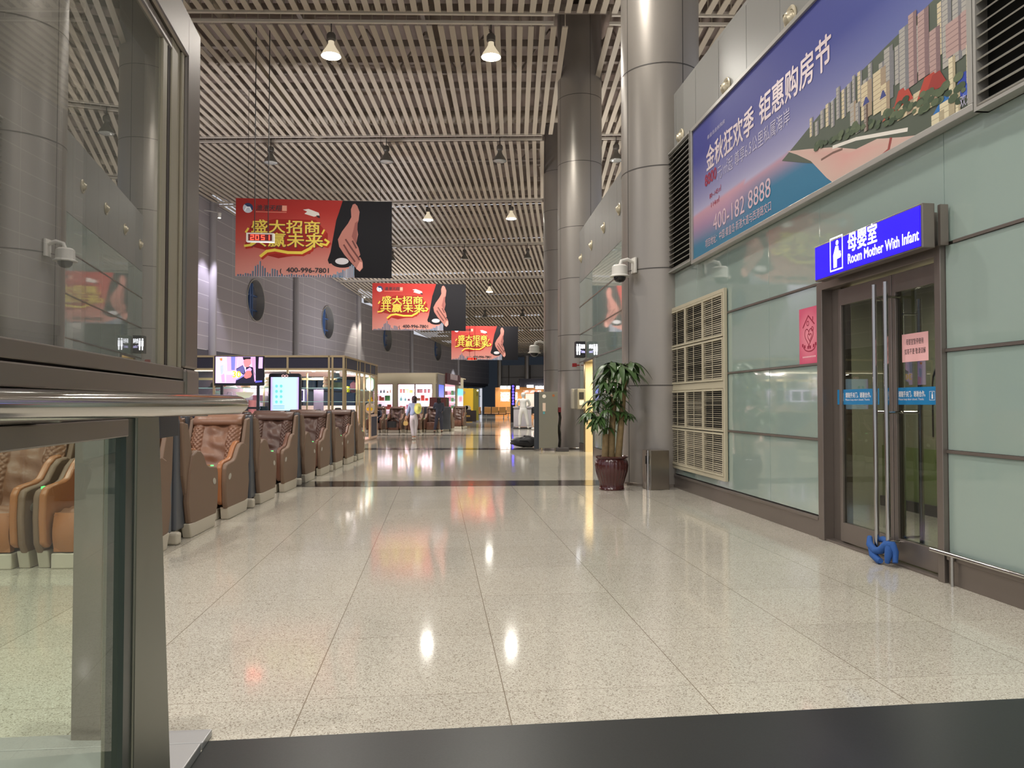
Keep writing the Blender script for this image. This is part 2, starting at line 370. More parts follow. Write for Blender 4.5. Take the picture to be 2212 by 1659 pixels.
for a, b in zip(RAILS[:-1], RAILS[1:]): mb.hbox(-16, 14, a, b, ceil_z(a) + 2.2, ceil_z(a) + 2.3, 3)
struct(mb.build('ceiling', M_deck))
mb = MB()   # purlins, trusses, round ducts between the slats and the deck
for k in range(len(RAILS) - 1):
    s0, s1 = RAILS[k], RAILS[k + 1]; z = ceil_z(s0 + 4)
    for j, fr in enumerate((0.12, 0.3, 0.5, 0.68, 0.86)):
        ss = s0 + fr * (s1 - s0); mb.hbox(-14, 12, ss - 0.09, ss + 0.09, z + 1.3 + 0.2 * (j % 2), z + 1.5 + 0.2 * (j % 2), 1)
    for i in range(14):
        xa = -13.5 + i * 1.85; ss = s0 + 0.5 * (s1 - s0) + 0.3
        mb.cyl(W(xa, ss, z + 0.7), W(xa + 0.92, ss, z + 2.0), 0.035, n=5); mb.cyl(W(xa + 0.92, ss, z + 2.0), W(xa + 1.85, ss, z + 0.7), 0.035, n=5)
    mb.cyl(W(-14, s0 + 4.5, z + 0.68), W(12, s0 + 4.5, z + 0.68), 0.06, n=6)
    for xx in (-12, -8.5, -5, -1.5, 2, 5.5, 9): mb.hbox(xx - .06, xx + .06, s0, s1, z + 1.7, z + 1.95)
struct(mb.build('trim_3', mat('roof_steel', srgb(150, 138, 128), 0.7)))
mb = MB()
for k in range(1, len(RAILS) - 1):
    s0 = RAILS[k]; mb.cyl(W(-14, s0 + 7.45, ceil_z(s0 + 7) + 0.45), W(12, s0 + 7.45, ceil_z(s0 + 7) + 0.45), 0.2, n=12)
mb.cyl(W(-6.2, 17, 10.9), W(-6.0, 27.5, 10.9), 0.14, n=12)
struct(mb.build('trim_4', M_pipe, smooth=40))
#SECTION_LEFTWALL
WX = -13.25
mb = MB(); s = 26.0
WINS = [39.7, 50.3, 62.5, 75.8]; WZ = 6.75; WR = 1.08
def wallbay(mb, s0, s1, win=None):
    zt = lambda s: ceil_z(s) + 0.3
    if win is None:
        mb.add([W(WX, s0, 3.72), W(WX, s1, 3.72), W(WX, s1, zt(s1)), W(WX, s0, zt(s0))], [(0, 1, 2, 3)]); return
    n = 32; ring = []; outer = []
    for k in range(n):
        a = 2 * pi * k / n + pi / n * 0; cs, sn = cos(a), sin(a)
        ring.append((win + WR * cs, WZ + WR * sn))
        t = min(((s1 - win) / cs if cs > 1e-6 else (s0 - win) / cs if cs < -1e-6 else 1e9), ((zt(win) - WZ) / sn if sn > 1e-6 else (3.72 - WZ) / sn if sn < -1e-6 else 1e9))
        outer.append((win + t * cs, WZ + t * sn))
    vs = [W(WX, *p) for p in ring] + [W(WX, *p) for p in outer] + [W(WX, s0, 3.72), W(WX, s1, 3.72), W(WX, s1, zt(s1)), W(WX, s0, zt(s0))]
    fs = [(k, (k + 1) % n, (k + 1) % n + n, k + n) for k in range(n)]
    mb.add(vs, fs)
    corners = [(s1, zt(win)), (s0, zt(win)), (s0, 3.72), (s1, 3.72)]
    for c in corners:   # fill corner triangles
        ang = atan2(c[1] - WZ, c[0] - win) % (2 * pi); k = int(ang / (2 * pi / n)) % n
        mb.add([W(WX, *outer[k]), W(WX, *c), W(WX, *outer[(k + 1) % n])], [(0, 1, 2)])
PIL = [34.8, 45.0, 56.1, 68.4, 81.9, 98.0]
ed = [14, 24.4] + PIL
for a, b in zip(ed[:-1], ed[1:]):
    wn = [q for q in WINS if a < q < b]; wallbay(mb, a, b, wn[0] if wn else None)
def wuv(co):
    dx = RC - co.x; return (RC * atan2(co.y, dx), co.z)
struct(mb.build('wall_left', M_clad, uv=wuv, recalc=False))
mb = MB()
for s_ in [24.4] + PIL:
    c = W(WX + 0.05, s_, 0); mb.cyl((c.x, c.y, 0), (c.x, c.y, ceil_z(s_) + 0.2), 0.22, n=20)
struct(mb.build('trim_5', mat('pilaster_paint', srgb(172, 168, 170), 0.35, metal=0.4), smooth=50))
mb = MB(); mb.hbox(WX - 0.5, WX, 14, 98, 3.42, 3.74, 12); mb.hbox(WX - 3.5, WX - 0.3, 14, 98, 3.3, 3.45, 12)
struct(mb.build('trim_6', mat('soffit_dark', srgb(74, 72, 78), 0.6)))
mb = MB()   # ground level glazing of the left side, night outside
mb.hbox(WX - 3.6, WX - 3.5, 14, 98, 0, 3.4, 12)
struct(mb.build('wall_left', mat('night_glazing', srgb(50, 62, 76), 0.25, noise=0.3, nscale=0.3, emit=(.025, .038, .06), estr=1)))
mb = MB()
for i in range(34): mb.hbox(WX - 3.5, WX - 3.38, 14 + i * 2.5, 14.12 + i * 2.5, 0, 3.4)
mb.hbox(WX - 3.5, WX - 3.4, 14, 98, 2.2, 2.3, 12)
struct(mb.build('trim_7', mat('mullion_blue', srgb(80, 92, 110), 0.4, metal=0.4)))
M_blue = mat('blue_window_bar', srgb(70, 100, 150), 0.4)
M_night = mat('night_pane', srgb(46, 46, 52), 0.05, noise=0.3, nscale=2, emit=(.02, .02, .025), estr=1)
for i, sw in enumerate(WINS):
    e = bpy.data.objects.new('window_%d' % (i + 1), None); COL.objects.link(e); e.location = W(WX, sw, WZ); e.rotation_euler = (0, 0, ROT(sw)); e['kind'] = 'structure'
    mb = MB(); n = 40
    for k in range(n):
        a, b = 2 * pi * k / n, 2 * pi * (k + 1) / n
        mb.hexa([(-.45, WR * cos(a), WR * sin(a)), (.05, WR * cos(a), WR * sin(a)), (.05, WR * cos(b), WR * sin(b)), (-.45, WR * cos(b), WR * sin(b)),
                 (-.45, (WR + .05) * cos(a), (WR + .05) * sin(a)), (.05, (WR + .05) * cos(a), (WR + .05) * sin(a)), (.05, (WR + .05) * cos(b), (WR + .05) * sin(b)), (-.45, (WR + .05) * cos(b), (WR + .05) * sin(b))])
    mb.build('window_frame', M_alu, e, smooth=40)
    mb = MB(); mb.add([(-.40, WR * cos(2 * pi * k / n), WR * sin(2 * pi * k / n)) for k in range(n)], [tuple(range(n))]); mb.build('pane', M_night, e)
    mb = MB(); mb.box((-.38, -.05, -1.05), (-.30, .12, 1.05)); mb.box((-.38, -1.0, .28), (-.32, 1.0, .36)); mb.box((-.38, -1.0, -.5), (-.32, 1.0, -.42))
    mb.cyl((-.33, .3, -.95), (-.33, .3, .95), .06, n=8); mb.build('window_bars', M_blue, e)
# wall washers by the pilasters
for (s_, z_, en, col) in ((34.0, 9.7, 3000, (0.86, 0.80, 1.0)), (55.4, 9.2, 2600, (1.0, 0.93, 0.78)), (80.5, 6.9, 1500, (0.95, 0.97, 1.0))):
    e = hthing('wall_spotlight', 'round spotlight high on the grey curved wall %s' % {34.0: 'making a lilac glow', 55.4: 'making a warm cone beside the second banner', 80.5: 'making a white cone at the far end'}[s_], 'light', WX + 0.75, s_, z_)
    mb = MB(); mb.cyl((0, 0, -.02), (0, 0, .2), .07, .09, n=14); mb.cyl((0, 0, .2), (-.7, 0, .35), .02, n=8); mb.build('lamp_body', M_white, e, smooth=40)
    mb = MB(); mb.cyl((0, 0, -.03), (0, 0, -.021), .06, n=14); mb.build('lens', mat('washer_lens', (1, 1, 1), emit=(1, .95, .85), estr=12), e)
    slight('washer_beam', (0, 0, -.06), en, col, radians(76), 0.25, 0.06, e, (0, radians(-16), 0))
#SECTION_ENDWALL
mb = MB(); mb.hbox(-10.5, 6, 88, 88.2, 3.2, 5.75); struct(mb.build('wall_back', mat('end_wall_grey', srgb(150, 150, 152), 0.5)))
mb = MB(); mb.hbox(-14, 8, 92, 92.2, 0, 9); struct(mb.build('wall_back', mat('end_wall_navy', srgb(20, 26, 42), 0.4, emit=(.014, .018, .024), estr=1)))
mb = MB()
for xx in (-9.2, -6.6, -4.1, -1.6, 1): mb.hbox(xx - .03, xx + .03, 87.9, 88.0, 3.2, 5.75)
mb.hbox(-10.5, 6, 87.9, 88, 4.3, 4.34); struct(mb.build('trim_8', M_joint))
mb = MB()
for xx in (-10.2, -6.9): mb.cyl(W(xx, 87.5, 0), W(xx, 87.5, 6.8), 0.25, n=14)
struct(mb.build('trim_9', M_colm, smooth=40))
#SECTION_COLUMNS
def column(X, Y, r, ztop, label, seams):
    e = thing('column', label, 'column', (X, Y, 0))
    mb = MB(); mb.cyl((0, 0, 0), (0, 0, ztop), r, n=64, cap=False); mb.build('cladding', M_colm, e, smooth=40)
    mb = MB()
    for z in seams: mb.cyl((0, 0, z - 0.008), (0, 0, z + 0.008), r + 0.003, n=64, cap=False)
    for a in (radians(-72), radians(100), radians(200)):
        c = Vector((cos(a), sin(a), 0)); t = Vector((-sin(a), cos(a), 0)); p = c * (r + .001)
        q = [p - t * .007, p + t * .007, p + t * .007 - c * .01, p - t * .007 - c * .01]
        mb.hexa([v + Vector((0, 0, 0)) for v in q] + [v + Vector((0, 0, ztop)) for v in q])
    mb.build('seam', M_joint, e)
    mb = MB(); mb.lathe([(r + .004, 0), (r + .004, .04), (r, .045)], n=48); mb.build('base_ring', M_steel, e)
    return e
C1 = column(3.58, 12.02, 0.62, 12.5, 'large round metal-clad column nearest the camera, beside the vent grilles', (1.55, 3.35, 4.93, 6.52, 8.4, 10.2))
C2 = column(4.10, 21.75, 0.635, 12.5, 'round metal-clad column just left of the toilet doorway', (2.2, 3.2, 4.8, 6.25, 8.1, 10))
C3 = column(*W(2.80, 31.2)[:2], 0.62, 12.5, 'slimmer-looking round column behind the grey cabinet, farthest of the columns', (2.6, 4.2, 5.8, 7.4, 9, 10.6))
#SECTION_RIGHTWALL
RX = 3.62
# door opening Y 5.15..6.95 z 0..2.41
mb = MB()
ys = [-6, 4.0, 5.15, 6.95, 8.08, 9.26, 10.42, 11.6, 12.2]; zs = [0.2, 0.93, 1.65, 2.41, 3.26]
g = 0.012
for a, b in zip(ys[:-1], ys[1:]):
    if b < 5.2 and a < 4: cuts = [-6, -4.9, -3.7, -2.5, -1.3, -.1, 1.1, 2.3, 3.6, 4.0]; cuts = [-6, -4.8, -3.6, -2.4, -1.2, 0, 1.3, 2.6, 4.0]
    else: cuts = [a, b]
    for c0, c1 in zip(cuts[:-1], cuts[1:]):
        for z0, z1 in zip(zs[:-1], zs[1:]):
            if a == 5.15 and z0 < 2.4: continue
            mb.box((RX, c0 + 0.003, z0 + g), (RX + 0.05, c1 - 0.003, z1 - g))
struct(mb.build('wall_right', M_wglass, bevel=0.002))
mb = MB(); mb.box((RX + 0.02, -6, 0), (RX + 0.3, 5.15, 6.0)); mb.box((RX + 0.02, 6.95, 0), (RX + 0.3, 12.2, 6.0)); mb.box((RX + 0.02, 5.15, 2.41), (RX + 0.3, 6.95, 6.0))
struct(mb.build('wall_right', M_joint))
mb = MB()   # horizontal joint rails
for z in zs[1:-1]:
    for (a, b) in ((-6, 5.15), (6.95, 12.1)) if z < 2.4 else ((-6, 5.05), (6.95, 12.1)):
        mb.box((RX - 0.012, a, z - 0.011), (RX + 0.03, b, z + 0.011))
struct(mb.build('trim_10', M_dsteel))
mb = MB()   # upper metal band
y = -6.0; k = 0
yy = [12.2 - 0.89 * i for i in range(21)]
for b, a in zip(yy[:-1], yy[1:]): mb.box((RX, a + 0.004, 5.07), (RX + 0.04, b - 0.004, 5.97))
mb.box((RX + 0.005, -6.5, 3.2), (RX + 0.04, 12.2, 5.07))
mb.box((RX, -6.5, 5.97), (RX + 0.9, 12.2, 6.02))
struct(mb.build('wall_right', M_band))
def base(name, a, b):
    m = MB(); m.box((RX - 0.02, a, 0), (RX + 0.02, b, 0.17)); m.box((RX - 0.035, a, 0.17), (RX + 0.02, b, 0.2)); struct(m.build(name, M_dsteel, bevel=0.003))
base('baseboard_right', -6, 5.13); base('baseboard_right', 6.97, 12.1)
mb = MB(); mb.cyl((RX - 0.05, -6, 0.215), (RX - 0.05, 5.28, 0.215), 0.016, n=12); mb.cyl((RX - .05, 5.05, 0.215), (RX - .05, 5.05, 0), 0.012); struct(mb.build('trim_11', M_chrome, smooth=50))
# second facet between the first two columns
A2 = Vector((3.64, 12.3, 0)); B2 = Vector((3.93, 20.9, 0)); D2 = (B2 - A2).normalized(); L2 = (B2 - A2).length
def W2(t, z, off=0.0): p = A2 + D2 * t; n = Vector((-D2.y, D2.x, 0)); p = p + n * off; return Vector((p.x, p.y, z))
def on2(px, py):   # where a line of sight meets the second facet
    r = ray(px, py); # solve A2 + D2 t = r k
    det = D2.x * (-r.y) - (-r.x) * D2.y; t = ((-A2.x) * (-r.y) - (-r.x) * (-A2.y)) / det; k = (D2.x * (-A2.y) - D2.y * (-A2.x)) / det
    return t, CAMZ + r.z * k
def hex2(mb, t0, t1, z0, z1, o0, o1): return mb.hexa([W2(t0, z0, o0), W2(t0, z0, o1), W2(t1, z0, o1), W2(t1, z0, o0), W2(t0, z1, o0), W2(t0, z1, o1), W2(t1, z1, o1), W2(t1, z1, o0)])
tdoor0, tdoor1 = on2(1283, 950)[0], on2(1264, 950)[0]
zt2 = [0.2, 0.93, 1.65, 2.41, 3.17, 3.93, 4.6]
mb = MB(); tt = [0, 1.2, 2.35, 3.5, 4.7, 5.8, tdoor0, tdoor1, L2]
for t0, t1 in zip(tt[:-1], tt[1:]):
    for z0, z1 in zip(zt2[:-1], zt2[1:]):
        if t0 == tdoor0 and z0 < 2.4: continue
        hex2(mb, t0 + .004, t1 - .004, z0 + g, z1 - g, 0, -0.05)
struct(mb.build('wall_right', M_wglass))
mb = MB(); hex2(mb, 0, tdoor0, 0, 5.9, -0.02, -0.3); hex2(mb, tdoor1, L2, 0, 5.9, -0.02, -0.3); hex2(mb, tdoor0, tdoor1, 2.41, 5.9, -.02, -.3); struct(mb.build('wall_right', M_joint))
mb = MB()
for i in range(10): hex2(mb, i * L2 / 10 + .004, (i + 1) * L2 / 10 - .004, 4.6, 5.97, 0, -.04)
hex2(mb, L2 - .02, L2, 0, 5.97, 0, -.3)
hex2(mb, 0, L2, 5.97, 6.02, 0, -.9)
struct(mb.build('wall_right', M_band))
mb = MB(); hex2(mb, 0, tdoor0, 0, .2, .02, 0); hex2(mb, tdoor1, L2, 0, .2, .02, 0); struct(mb.build('baseboard_right', M_dsteel))
mb = MB()
for z in zt2[1:-1]:
    if z < 2.4: hex2(mb, 0, tdoor0, z - .012, z + .012, .01, 0); hex2(mb, tdoor1, L2, z - .012, z + .012, .01, 0)
    else: hex2(mb, 0, L2, z - .012, z + .012, .01, 0)
struct(mb.build('trim_12', M_dsteel))
mb = MB(); hex2(mb, tdoor0 - .06, tdoor0, 0, 2.41, .03, -.3); hex2(mb, tdoor1, tdoor1 + .06, 0, 2.41, .03, -.3); hex2(mb, tdoor0, tdoor1, 2.36, 2.41, .03, -.3); struct(mb.build('trim_13', M_steel))
mb = MB(); hex2(mb, tdoor0 - 0.5, tdoor1 + 1.5, 0, 2.6, -2.2, -2.3); hex2(mb, tdoor1 + 1.3, tdoor1 + 1.4, 0, 2.6, -.3, -2.2); hex2(mb, tdoor0 - .6, tdoor0 - .5, 0, 2.6, -.3, -2.2); hex2(mb, tdoor0 - .6, tdoor1 + 1.4, 2.6, 2.65, -.3, -2.3)
struct(mb.build('wall_right', mat('toilet_wall_cream', srgb(225, 208, 165), 0.6)))
mb = MB(); hex2(mb, tdoor1 - .03, tdoor1 - .002, 0, 2.36, -.005, -.3); struct(mb.build('trim_16', mat('toilet_wall_cream')))
p = W2((tdoor0 + tdoor1) / 2 - .1, 2.33, -.22); alight('toilet_ceiling_light', p, .25, 22, (1, .86, .6)); alight('toilet_ceiling_light', W2((tdoor0 + tdoor1) / 2, 2.5, -1.2), 1.0, 60, (1, .86, .6))
# third stretch beyond column two (only slivers)
mb = MB(); mb.hbox(3.3, 3.4, 21.8, 60, 0, 5.9, 8); struct(mb.build('wall_right', M_wglass))
# end caps of the tall wall block beside column one
mb = MB(); mb.box((RX, 12.2, 0), (RX + 1, 12.3, 6)); struct(mb.build('wall_right', M_band))
# ---- louvred air grilles flanking the advertising banner
def louver(y0, y1, z0, z1, label, pitch=0.075):
    e = thing('louver_grille', label, 'air vent', (RX, (y0 + y1) / 2, z0)); h = (y1 - y0) / 2; H_ = z1 - z0
    mb = MB(); d = .04
    for a in ((-h, -h + .025), (h - .025, h)): mb.box((-.1, a[0], 0), (.0, a[1], H_))
    mb.box((-.1, -h, 0), (0, h, .025)); mb.box((-.1, -h, H_ - .025), (0, h, H_)); mb.build('frame', M_alu, e)
    mb = MB(); mb.box((-.012, -h, 0), (-.002, h, H_)); mb.build('backing', M_black, e)
    mb = MB(); z = .04
    while z < H_ - .05:
        mb.hexa([(-.095, -h, z), (-.09, -h, z - .008), (-.09, h, z - .008), (-.095, h, z), (-.03, -h, z + .045), (-.025, -h, z + .037), (-.025, h, z + .037), (-.03, h, z + .045)]); z += pitch
    mb.build('blades', M_louv, e); return e
louver(10.40, 11.88, 3.26, 5.10, 'tall metal louvre grille between the seaside billboard and the nearest round column')
louver(2.6, 4.70, 3.19, 5.07, 'wide metal louvre grille at the top right, right of the seaside billboard')
# ---- big seaside billboard
BY, BZ, BL, BH = 10.33, 3.26, 5.56, 1.80
def wallempty(name, label, cat, X, Y, Z, group=None):   # local x = towards camera along wall, y = up, z = into the hall
    e = bpy.data.objects.new(name, None); COL.objects.link(e); e.empty_display_size = .1
    e.matrix_world = Matrix(((0, 0, -1, X), (-1, 0, 0, Y), (0, 1, 0, Z), (0, 0, 0, 1))); return tag(e, label, cat, group)
bb = wallempty('billboard', 'long blue seaside-town billboard with phone number 400-182 8888, above the glass doors', 'billboard', RX - .07, BY, BZ)
def U(px, py): q = atX(px, py, RX - .07); return (BY - q.y, q.z - BZ)
mb = MB()
for a, b in (((-.05, -.05, -.06), (BL + .05, 0, .025)), ((-.05, BH, -.06), (BL + .05, BH + .05, .025)), ((-.05, 0, -.06), (0, BH, .025)), ((BL, 0, -.06), (BL + .05, BH, .025))): mb.box(a, b)
mb.build('frame', M_alu, bb, bevel=.004)
S = lambda r, g_, b: srgb(r, g_, b)
def skyc(u, v):
    x = u * BL; y = v * BH; hz = 0.62 - 0.02 * x
    if y > hz:
        t = min(1, (y - hz) / 0.75); c = lerp(S(176, 172, 200), S(60, 64, 140), t ** .6)
        c = lerp(c, S(60, 92, 160), max(0, min(1, (x - 2.2) / 2.5)) * .45 * (1 - abs(t - .5)))
    else:
        t = min(1, (hz - y) / 0.62); c = lerp(S(196, 150, 164), S(160, 130, 160), min(1, t * 3)) if t < .33 else lerp(S(160, 130, 160), S(60, 118, 148), min(1, (t - .33) / .4))
        if x > 1.2: c = lerp(c, S(52, 116, 150), min(1, (x - 1.2) / 1.0) * min(1, t * 2.5))
    return c
mb = MB(); mb.grid(lambda u, v: (u * BL, v * BH, 0.0), 64, 40, skyc); mb.build('print', M_gprint, bb, ink=True)
mb = MB(); mb.wrap = 100000; mb.step = 3e-6; rnd = random.Random(3)
def poly(pxs, col, z): mb.flat([U(*p) for p in pxs], col, z)
def clampuv(p): return (max(0.0, min(BL, p[0])), max(0.0, min(BH, p[1])))
def polyc(pxs, col, z): mb.flat([clampuv(U(*p)) for p in pxs], col, z)
# clouds over the ridge
for (x, y, r) in ((1880, 165, 22), (1910, 140, 20), (1945, 115, 22), (1975, 88, 26), (1990, 70, 22), (1850, 188, 18), (1800, 225, 16)):
    c = U(x, y); mb.flat([clampuv(p) for p in disc(c[0], c[1], r / 180., r / 330., 14)], S(150, 160, 200), .0006)
# mountain ridge
ridge = [(1712, 326), (1740, 300), (1800, 252), (1835, 222), (1870, 196), (1905, 172), (1935, 150), (1960, 132), (1985, 112), (2010, 88), (2030, 66), (2055, 40), (2080, 12), (2100, -12)]
up = [clampuv(U(*p)) for p in ridge]
for a, b in zip(up[:-1], up[1:]):
    if b[0] > a[0]: mb.flat([(a[0], .45), (b[0], .42), b, a], None, .001, [S(96, 112, 104), S(96, 112, 104), S(70, 98, 112), S(84, 104, 116)])
# land
mb.flat([(2.75, .52), (3.2, .36), (3.9, .12), (4.4, .0), (BL, .0), (BL, .95), (4.6, .85), (3.6, .72), (3.1, .60)], S(84, 92, 80), .0014)
# beach
be = [(1700, 327), (1745, 322), (1800, 318), (1850, 322), (1895, 300), (1950, 296), (1985, 300), (1960, 330), (1930, 352), (1880, 372), (1835, 393), (1800, 409), (1786, 384), (1752, 348), (1722, 334)]
be_uv = [clampuv(U(*p)) for p in be]
cx_ = sum(p[0] for p in be_uv) / len(be_uv); cy_ = sum(p[1] for p in be_uv) / len(be_uv)
for a, b in zip(be_uv, be_uv[1:] + be_uv[:1]): mb.flat([(cx_, cy_), a, b], None, .0018, [S(208, 158, 150), S(204, 176, 164), S(204, 176, 164)])
polyc([(1990, 318), (2030, 285), (2075, 262), (2050, 290), (2005, 315), (1965, 342)], S(214, 196, 190), .002)
for path, wd, cl in (([(1800, 318), (1850, 300), (1905, 290), (1960, 280)], .03, S(225, 220, 210)), ([(1775, 345), (1800, 330), (1820, 322)], .02, S(120, 90, 80)), ([(1900, 345), (1920, 325), (1925, 300)], .035, S(150, 70, 66)), ([(1935, 345), (1950, 325), (1975, 315)], .03, S(120, 66, 84))):
    for q in stroke([U(*p) for p in path], wd): mb.flat([clampuv(p) for p in q], cl, .0024)
# tower blocks, pale and pinkish
LAY = [0.0]
def tower(x, y, w_, h, c1, c2, z=.003):
    LAY[0] += .00003; z = .003 + LAY[0]
    u, v = U(x, y); u1 = min(BL, u + w_); v1 = min(BH, v + h)
    if u1 <= u or v1 <= v: return
    mb.flat([(u, v), (u1, v), (u1, v1), (u, v1)], c1, z)
    mb.flat([(u + w_ * .6, v), (u1, v), (u1, v1), (u + w_ * .6, v1)], c2, z + .00001)
    n = int(h / .035)
    for k in range(1, n): mb.flat([(u, v + k * h / n), (u1, v + k * h / n), (u1, v + k * h / n + .006), (u, v + k * h / n + .006)], lerp(c1, c2, .9), z + .00002)
GR1, GR2, PK1, PK2, CR1, CR2 = S(168, 164, 156), S(120, 120, 124), S(176, 148, 142), S(128, 104, 106), S(206, 192, 158), S(158, 140, 118)
for i in range(26):
    t = i / 26; x = 1750 + t * 300; y = 300 - t * 190 + rnd.uniform(-6, 8); tower(x, y, rnd.uniform(.05, .08), rnd.uniform(.12, .28) * (1 + .5 * t), GR1 if i % 3 else CR1, GR2, .0026 + i * .00002)
for (x, y, w_, h, c1, c2) in ((1912, 222, .12, .42, GR1, GR2), (1945, 205, .12, .50, GR1, GR2), (1965, 190, .10, .55, PK1, PK2), (1985, 175, .13, .5, PK1, PK2), (2010, 170, .12, .34, PK1, PK2), (2038, 150, .10, .55, GR1, GR2), (2060, 138, .10, .62, GR1, GR2), (2080, 122, .09, .66, GR1, GR2), (2045, 128, .22, .24, PK1, PK2), (2078, 110, .2, .26, PK1, PK2),
                         (1862, 262, .16, .30, CR1, CR2), (1888, 250, .18, .34, CR1, CR2), (1905, 250, .12, .24, CR1, CR2), (1838, 275, .1, .2, GR1, CR2), (1850, 290, .07, .26, GR1, GR2), (1868, 286, .06, .22, S(150, 140, 130), S(90, 70, 60)), (2000, 240, .14, .22, CR1, CR2), (1940, 262, .2, .12, CR1, CR2), (1975, 250, .16, .16, CR1, CR2)):
    tower(x, y, w_, h, c1, c2)
def roof(x, y, w_, h, c):
    LAY[0] += .00003
    u, v = U(x, y); mb.flat([clampuv(p) for p in ((u - .02, v), (u + w_ + .02, v), (u + w_ * .7, v + h), (u + w_ * .3, v + h))], c, .003 + LAY[0])
RD = S(176, 66, 52)
for a in ((1935, 235, .16, .12, RD), (1950, 228, .12, .1, RD), (1985, 218, .26, .14, RD), (2005, 205, .2, .12, S(150, 52, 46)), (1910, 262, .2, .06, S(170, 90, 70)), (1868, 228, .06, .06, S(60, 70, 130)), (1905, 214, .05, .06, S(60, 70, 130)), (2020, 248, .3, .09, S(46, 110, 176)), (2058, 222, .34, .16, S(44, 66, 160)), (2085, 208, .22, .12, S(70, 100, 190))): roof(*a)
for (x, y, w_, h) in ((2052, 232, .07, .34), (2090, 180, .07, .26), (2032, 262, .16, .12), (2014, 275, .14, .08), (2066, 246, .05, .14), (2098, 228, .05, .12)): tower(x, y, w_, h, S(214, 204, 172), S(170, 158, 130), .0046)
for i in range(90):   # tree clumps
    t = rnd.random(); x = 1755 + t * 345; y = 318 - t * 150 + rnd.uniform(-18, 42) * t + rnd.uniform(-6, 6); r = rnd.uniform(.025, .055); c = U(x, y)
    if c[0] > BL - .05 or c[1] < .03: continue
    mb.flat([clampuv(p) for p in disc(c[0], c[1], r, r * .6, 9)], lerp(S(52, 70, 50), S(98, 110, 82), rnd.random()), .0065 + i * 5e-6)
tp_ = mb.build('townscape_print', M_gprint, bb, ink=True); tp_.location.z = .0004
M_tw = mat('ink_pale_pink', srgb(222, 205, 208), 0.35); M_tw2 = mat('ink_pale_blue', srgb(188, 182, 208), 0.35); M_tr = mat('ink_red', srgb(160, 40, 70), 0.35); M_td = mat('ink_dusty_pink', srgb(214, 186, 196), 0.35)
def btext(nm, body, px, py, pxe, h, m, fat=0.0):
    u, v = U(px, py); ue = U(*pxe)[0] if isinstance(pxe, tuple) else u + pxe
    o = text(nm, body, h, m, bb, (u, v, .0036), fat=fat)
    wd = max(p.co.x for p in o.data.vertices) - min(p.co.x for p in o.data.vertices) if len(o.data.vertices) else 1
    o.scale = ((ue - u) / wd, 1, 1); return o
btext('headline_lettering', '金秋狂欢季', 1526, 368, (1629, 300), .34, M_tw, .006)
btext('headline_lettering', '钜惠购房节', 1640, 268, (1796, 140), .34, M_tw, .006)
btext('price_lettering', '8800', 1523, 404, (1548, 385), .21, M_tr, .004)
btext('price_lettering', '元/㎡起 尊享6.5公里私属海岸', 1550, 388, (1706, 292), .19, M_tw2)
btext('size_lettering', '80~145㎡', 1533, 430, (1558, 418), .09, M_tr); btext('size_lettering', '114㎡', 1535, 449, (1553, 441), .09, M_tr)
btext('phone_lettering', '400-182 8888', 1541, 500, (1665, 427), .30, M_td, -.004)
btext('address_lettering', '项目地址：中国·秦皇岛·新港大道与西港路交口', 1524, 535, (1666, 462), .12, M_td)
btext('roof_lettering', '欢乐', 2078, 232, (2105, 215), .09, M_tw2).location.z = .016
btext('small_print', '秦皇岛金秋购房', 1528, 302, (1566, 268), .06, M_tw2)
# ---- eyeball downlights in the metal band
def eyeball(p, label, ang=0.0):
    e = thing('eyeball_spotlight', label, 'spotlight', p, ang, 'eyeball spotlights in the right wall')
    mb = MB(); n = 28; mb.lathe([(.085, 0), (.125, 0), (.13, .012), (.12, .022), (.088, .014), (.085, 0)], n=n)
    for i, v in enumerate(mb.v): mb.v[i] = (-v[2], v[0], v[1])
    mb.build('trim_ring', mat('cream_ring', srgb(196, 186, 160), .4, metal=.3), e, smooth=40)
    mb = MB(); mb.cyl((.02, 0, 0), (-.045, .02, -.03), .088, .078, n=20, cap=False); mb.ball((.0, 0, 0), .082, 16, 10); mb.build('ball_housing', mat('cream_ring'), e, smooth=60)
    mb = MB(); d = Vector((-.045, .02, -.03)); mb.cyl(d * .98, d * 1.02, .055, n=20); mb.build('lamp_hole', M_black, e)
    return e
EY = ['eyeball spotlight in the wall just above the billboard top edge, nearest the camera', 'eyeball spotlight above the left part of the billboard, second from the right', 'eyeball spotlight above the louvre grille, right beside the nearest round column']
for (y_, l_) in zip((7.49, 9.25, 11.05), EY): eyeball((RX, y_, 5.23), l_)
for (px, py), l_ in zip(((1338, 452), (1305, 492), (1278, 530), (1256, 558)), ('nearest the column with the dome camera', 'second from the dome camera column', 'third from the dome camera column', 'farthest, next to the far round column')):
    t, z = on2(px, py); eyeball(W2(t, z, 0), 'eyeball spotlight in the far metal wall band, ' + l_, atan2(-D2.x, D2.y))
for i_ in range(7):   # unseen fill lights added on top of the wall block to brighten the ceiling
    s0_ = -4 + 9 * i_; X_ = 4.1 if i_ < 3 else 3.9
    c_ = Vector((4.15, s0_ + 2, 6.12)) if s0_ < 12 else W(3.9, s0_ + 2, 6.12)
    e = thing('added_cove_light', 'added ceiling-washing fill light hidden on top of the right wall', 'light', c_, ROT(max(0, s0_)), 'added cove lights on the wall top')
    mb = MB(); mb.box((-.25, -2.2, -.08), (.25, 2.2, .0)); mb.build('housing', M_alu, e)
    alight('cove_fill_beam', (0, 0, .03), .4, 170 if i_ < 3 else 300, (1, .95, .88), e, (0, radians(180 + 42), 0), sizey=4.2)
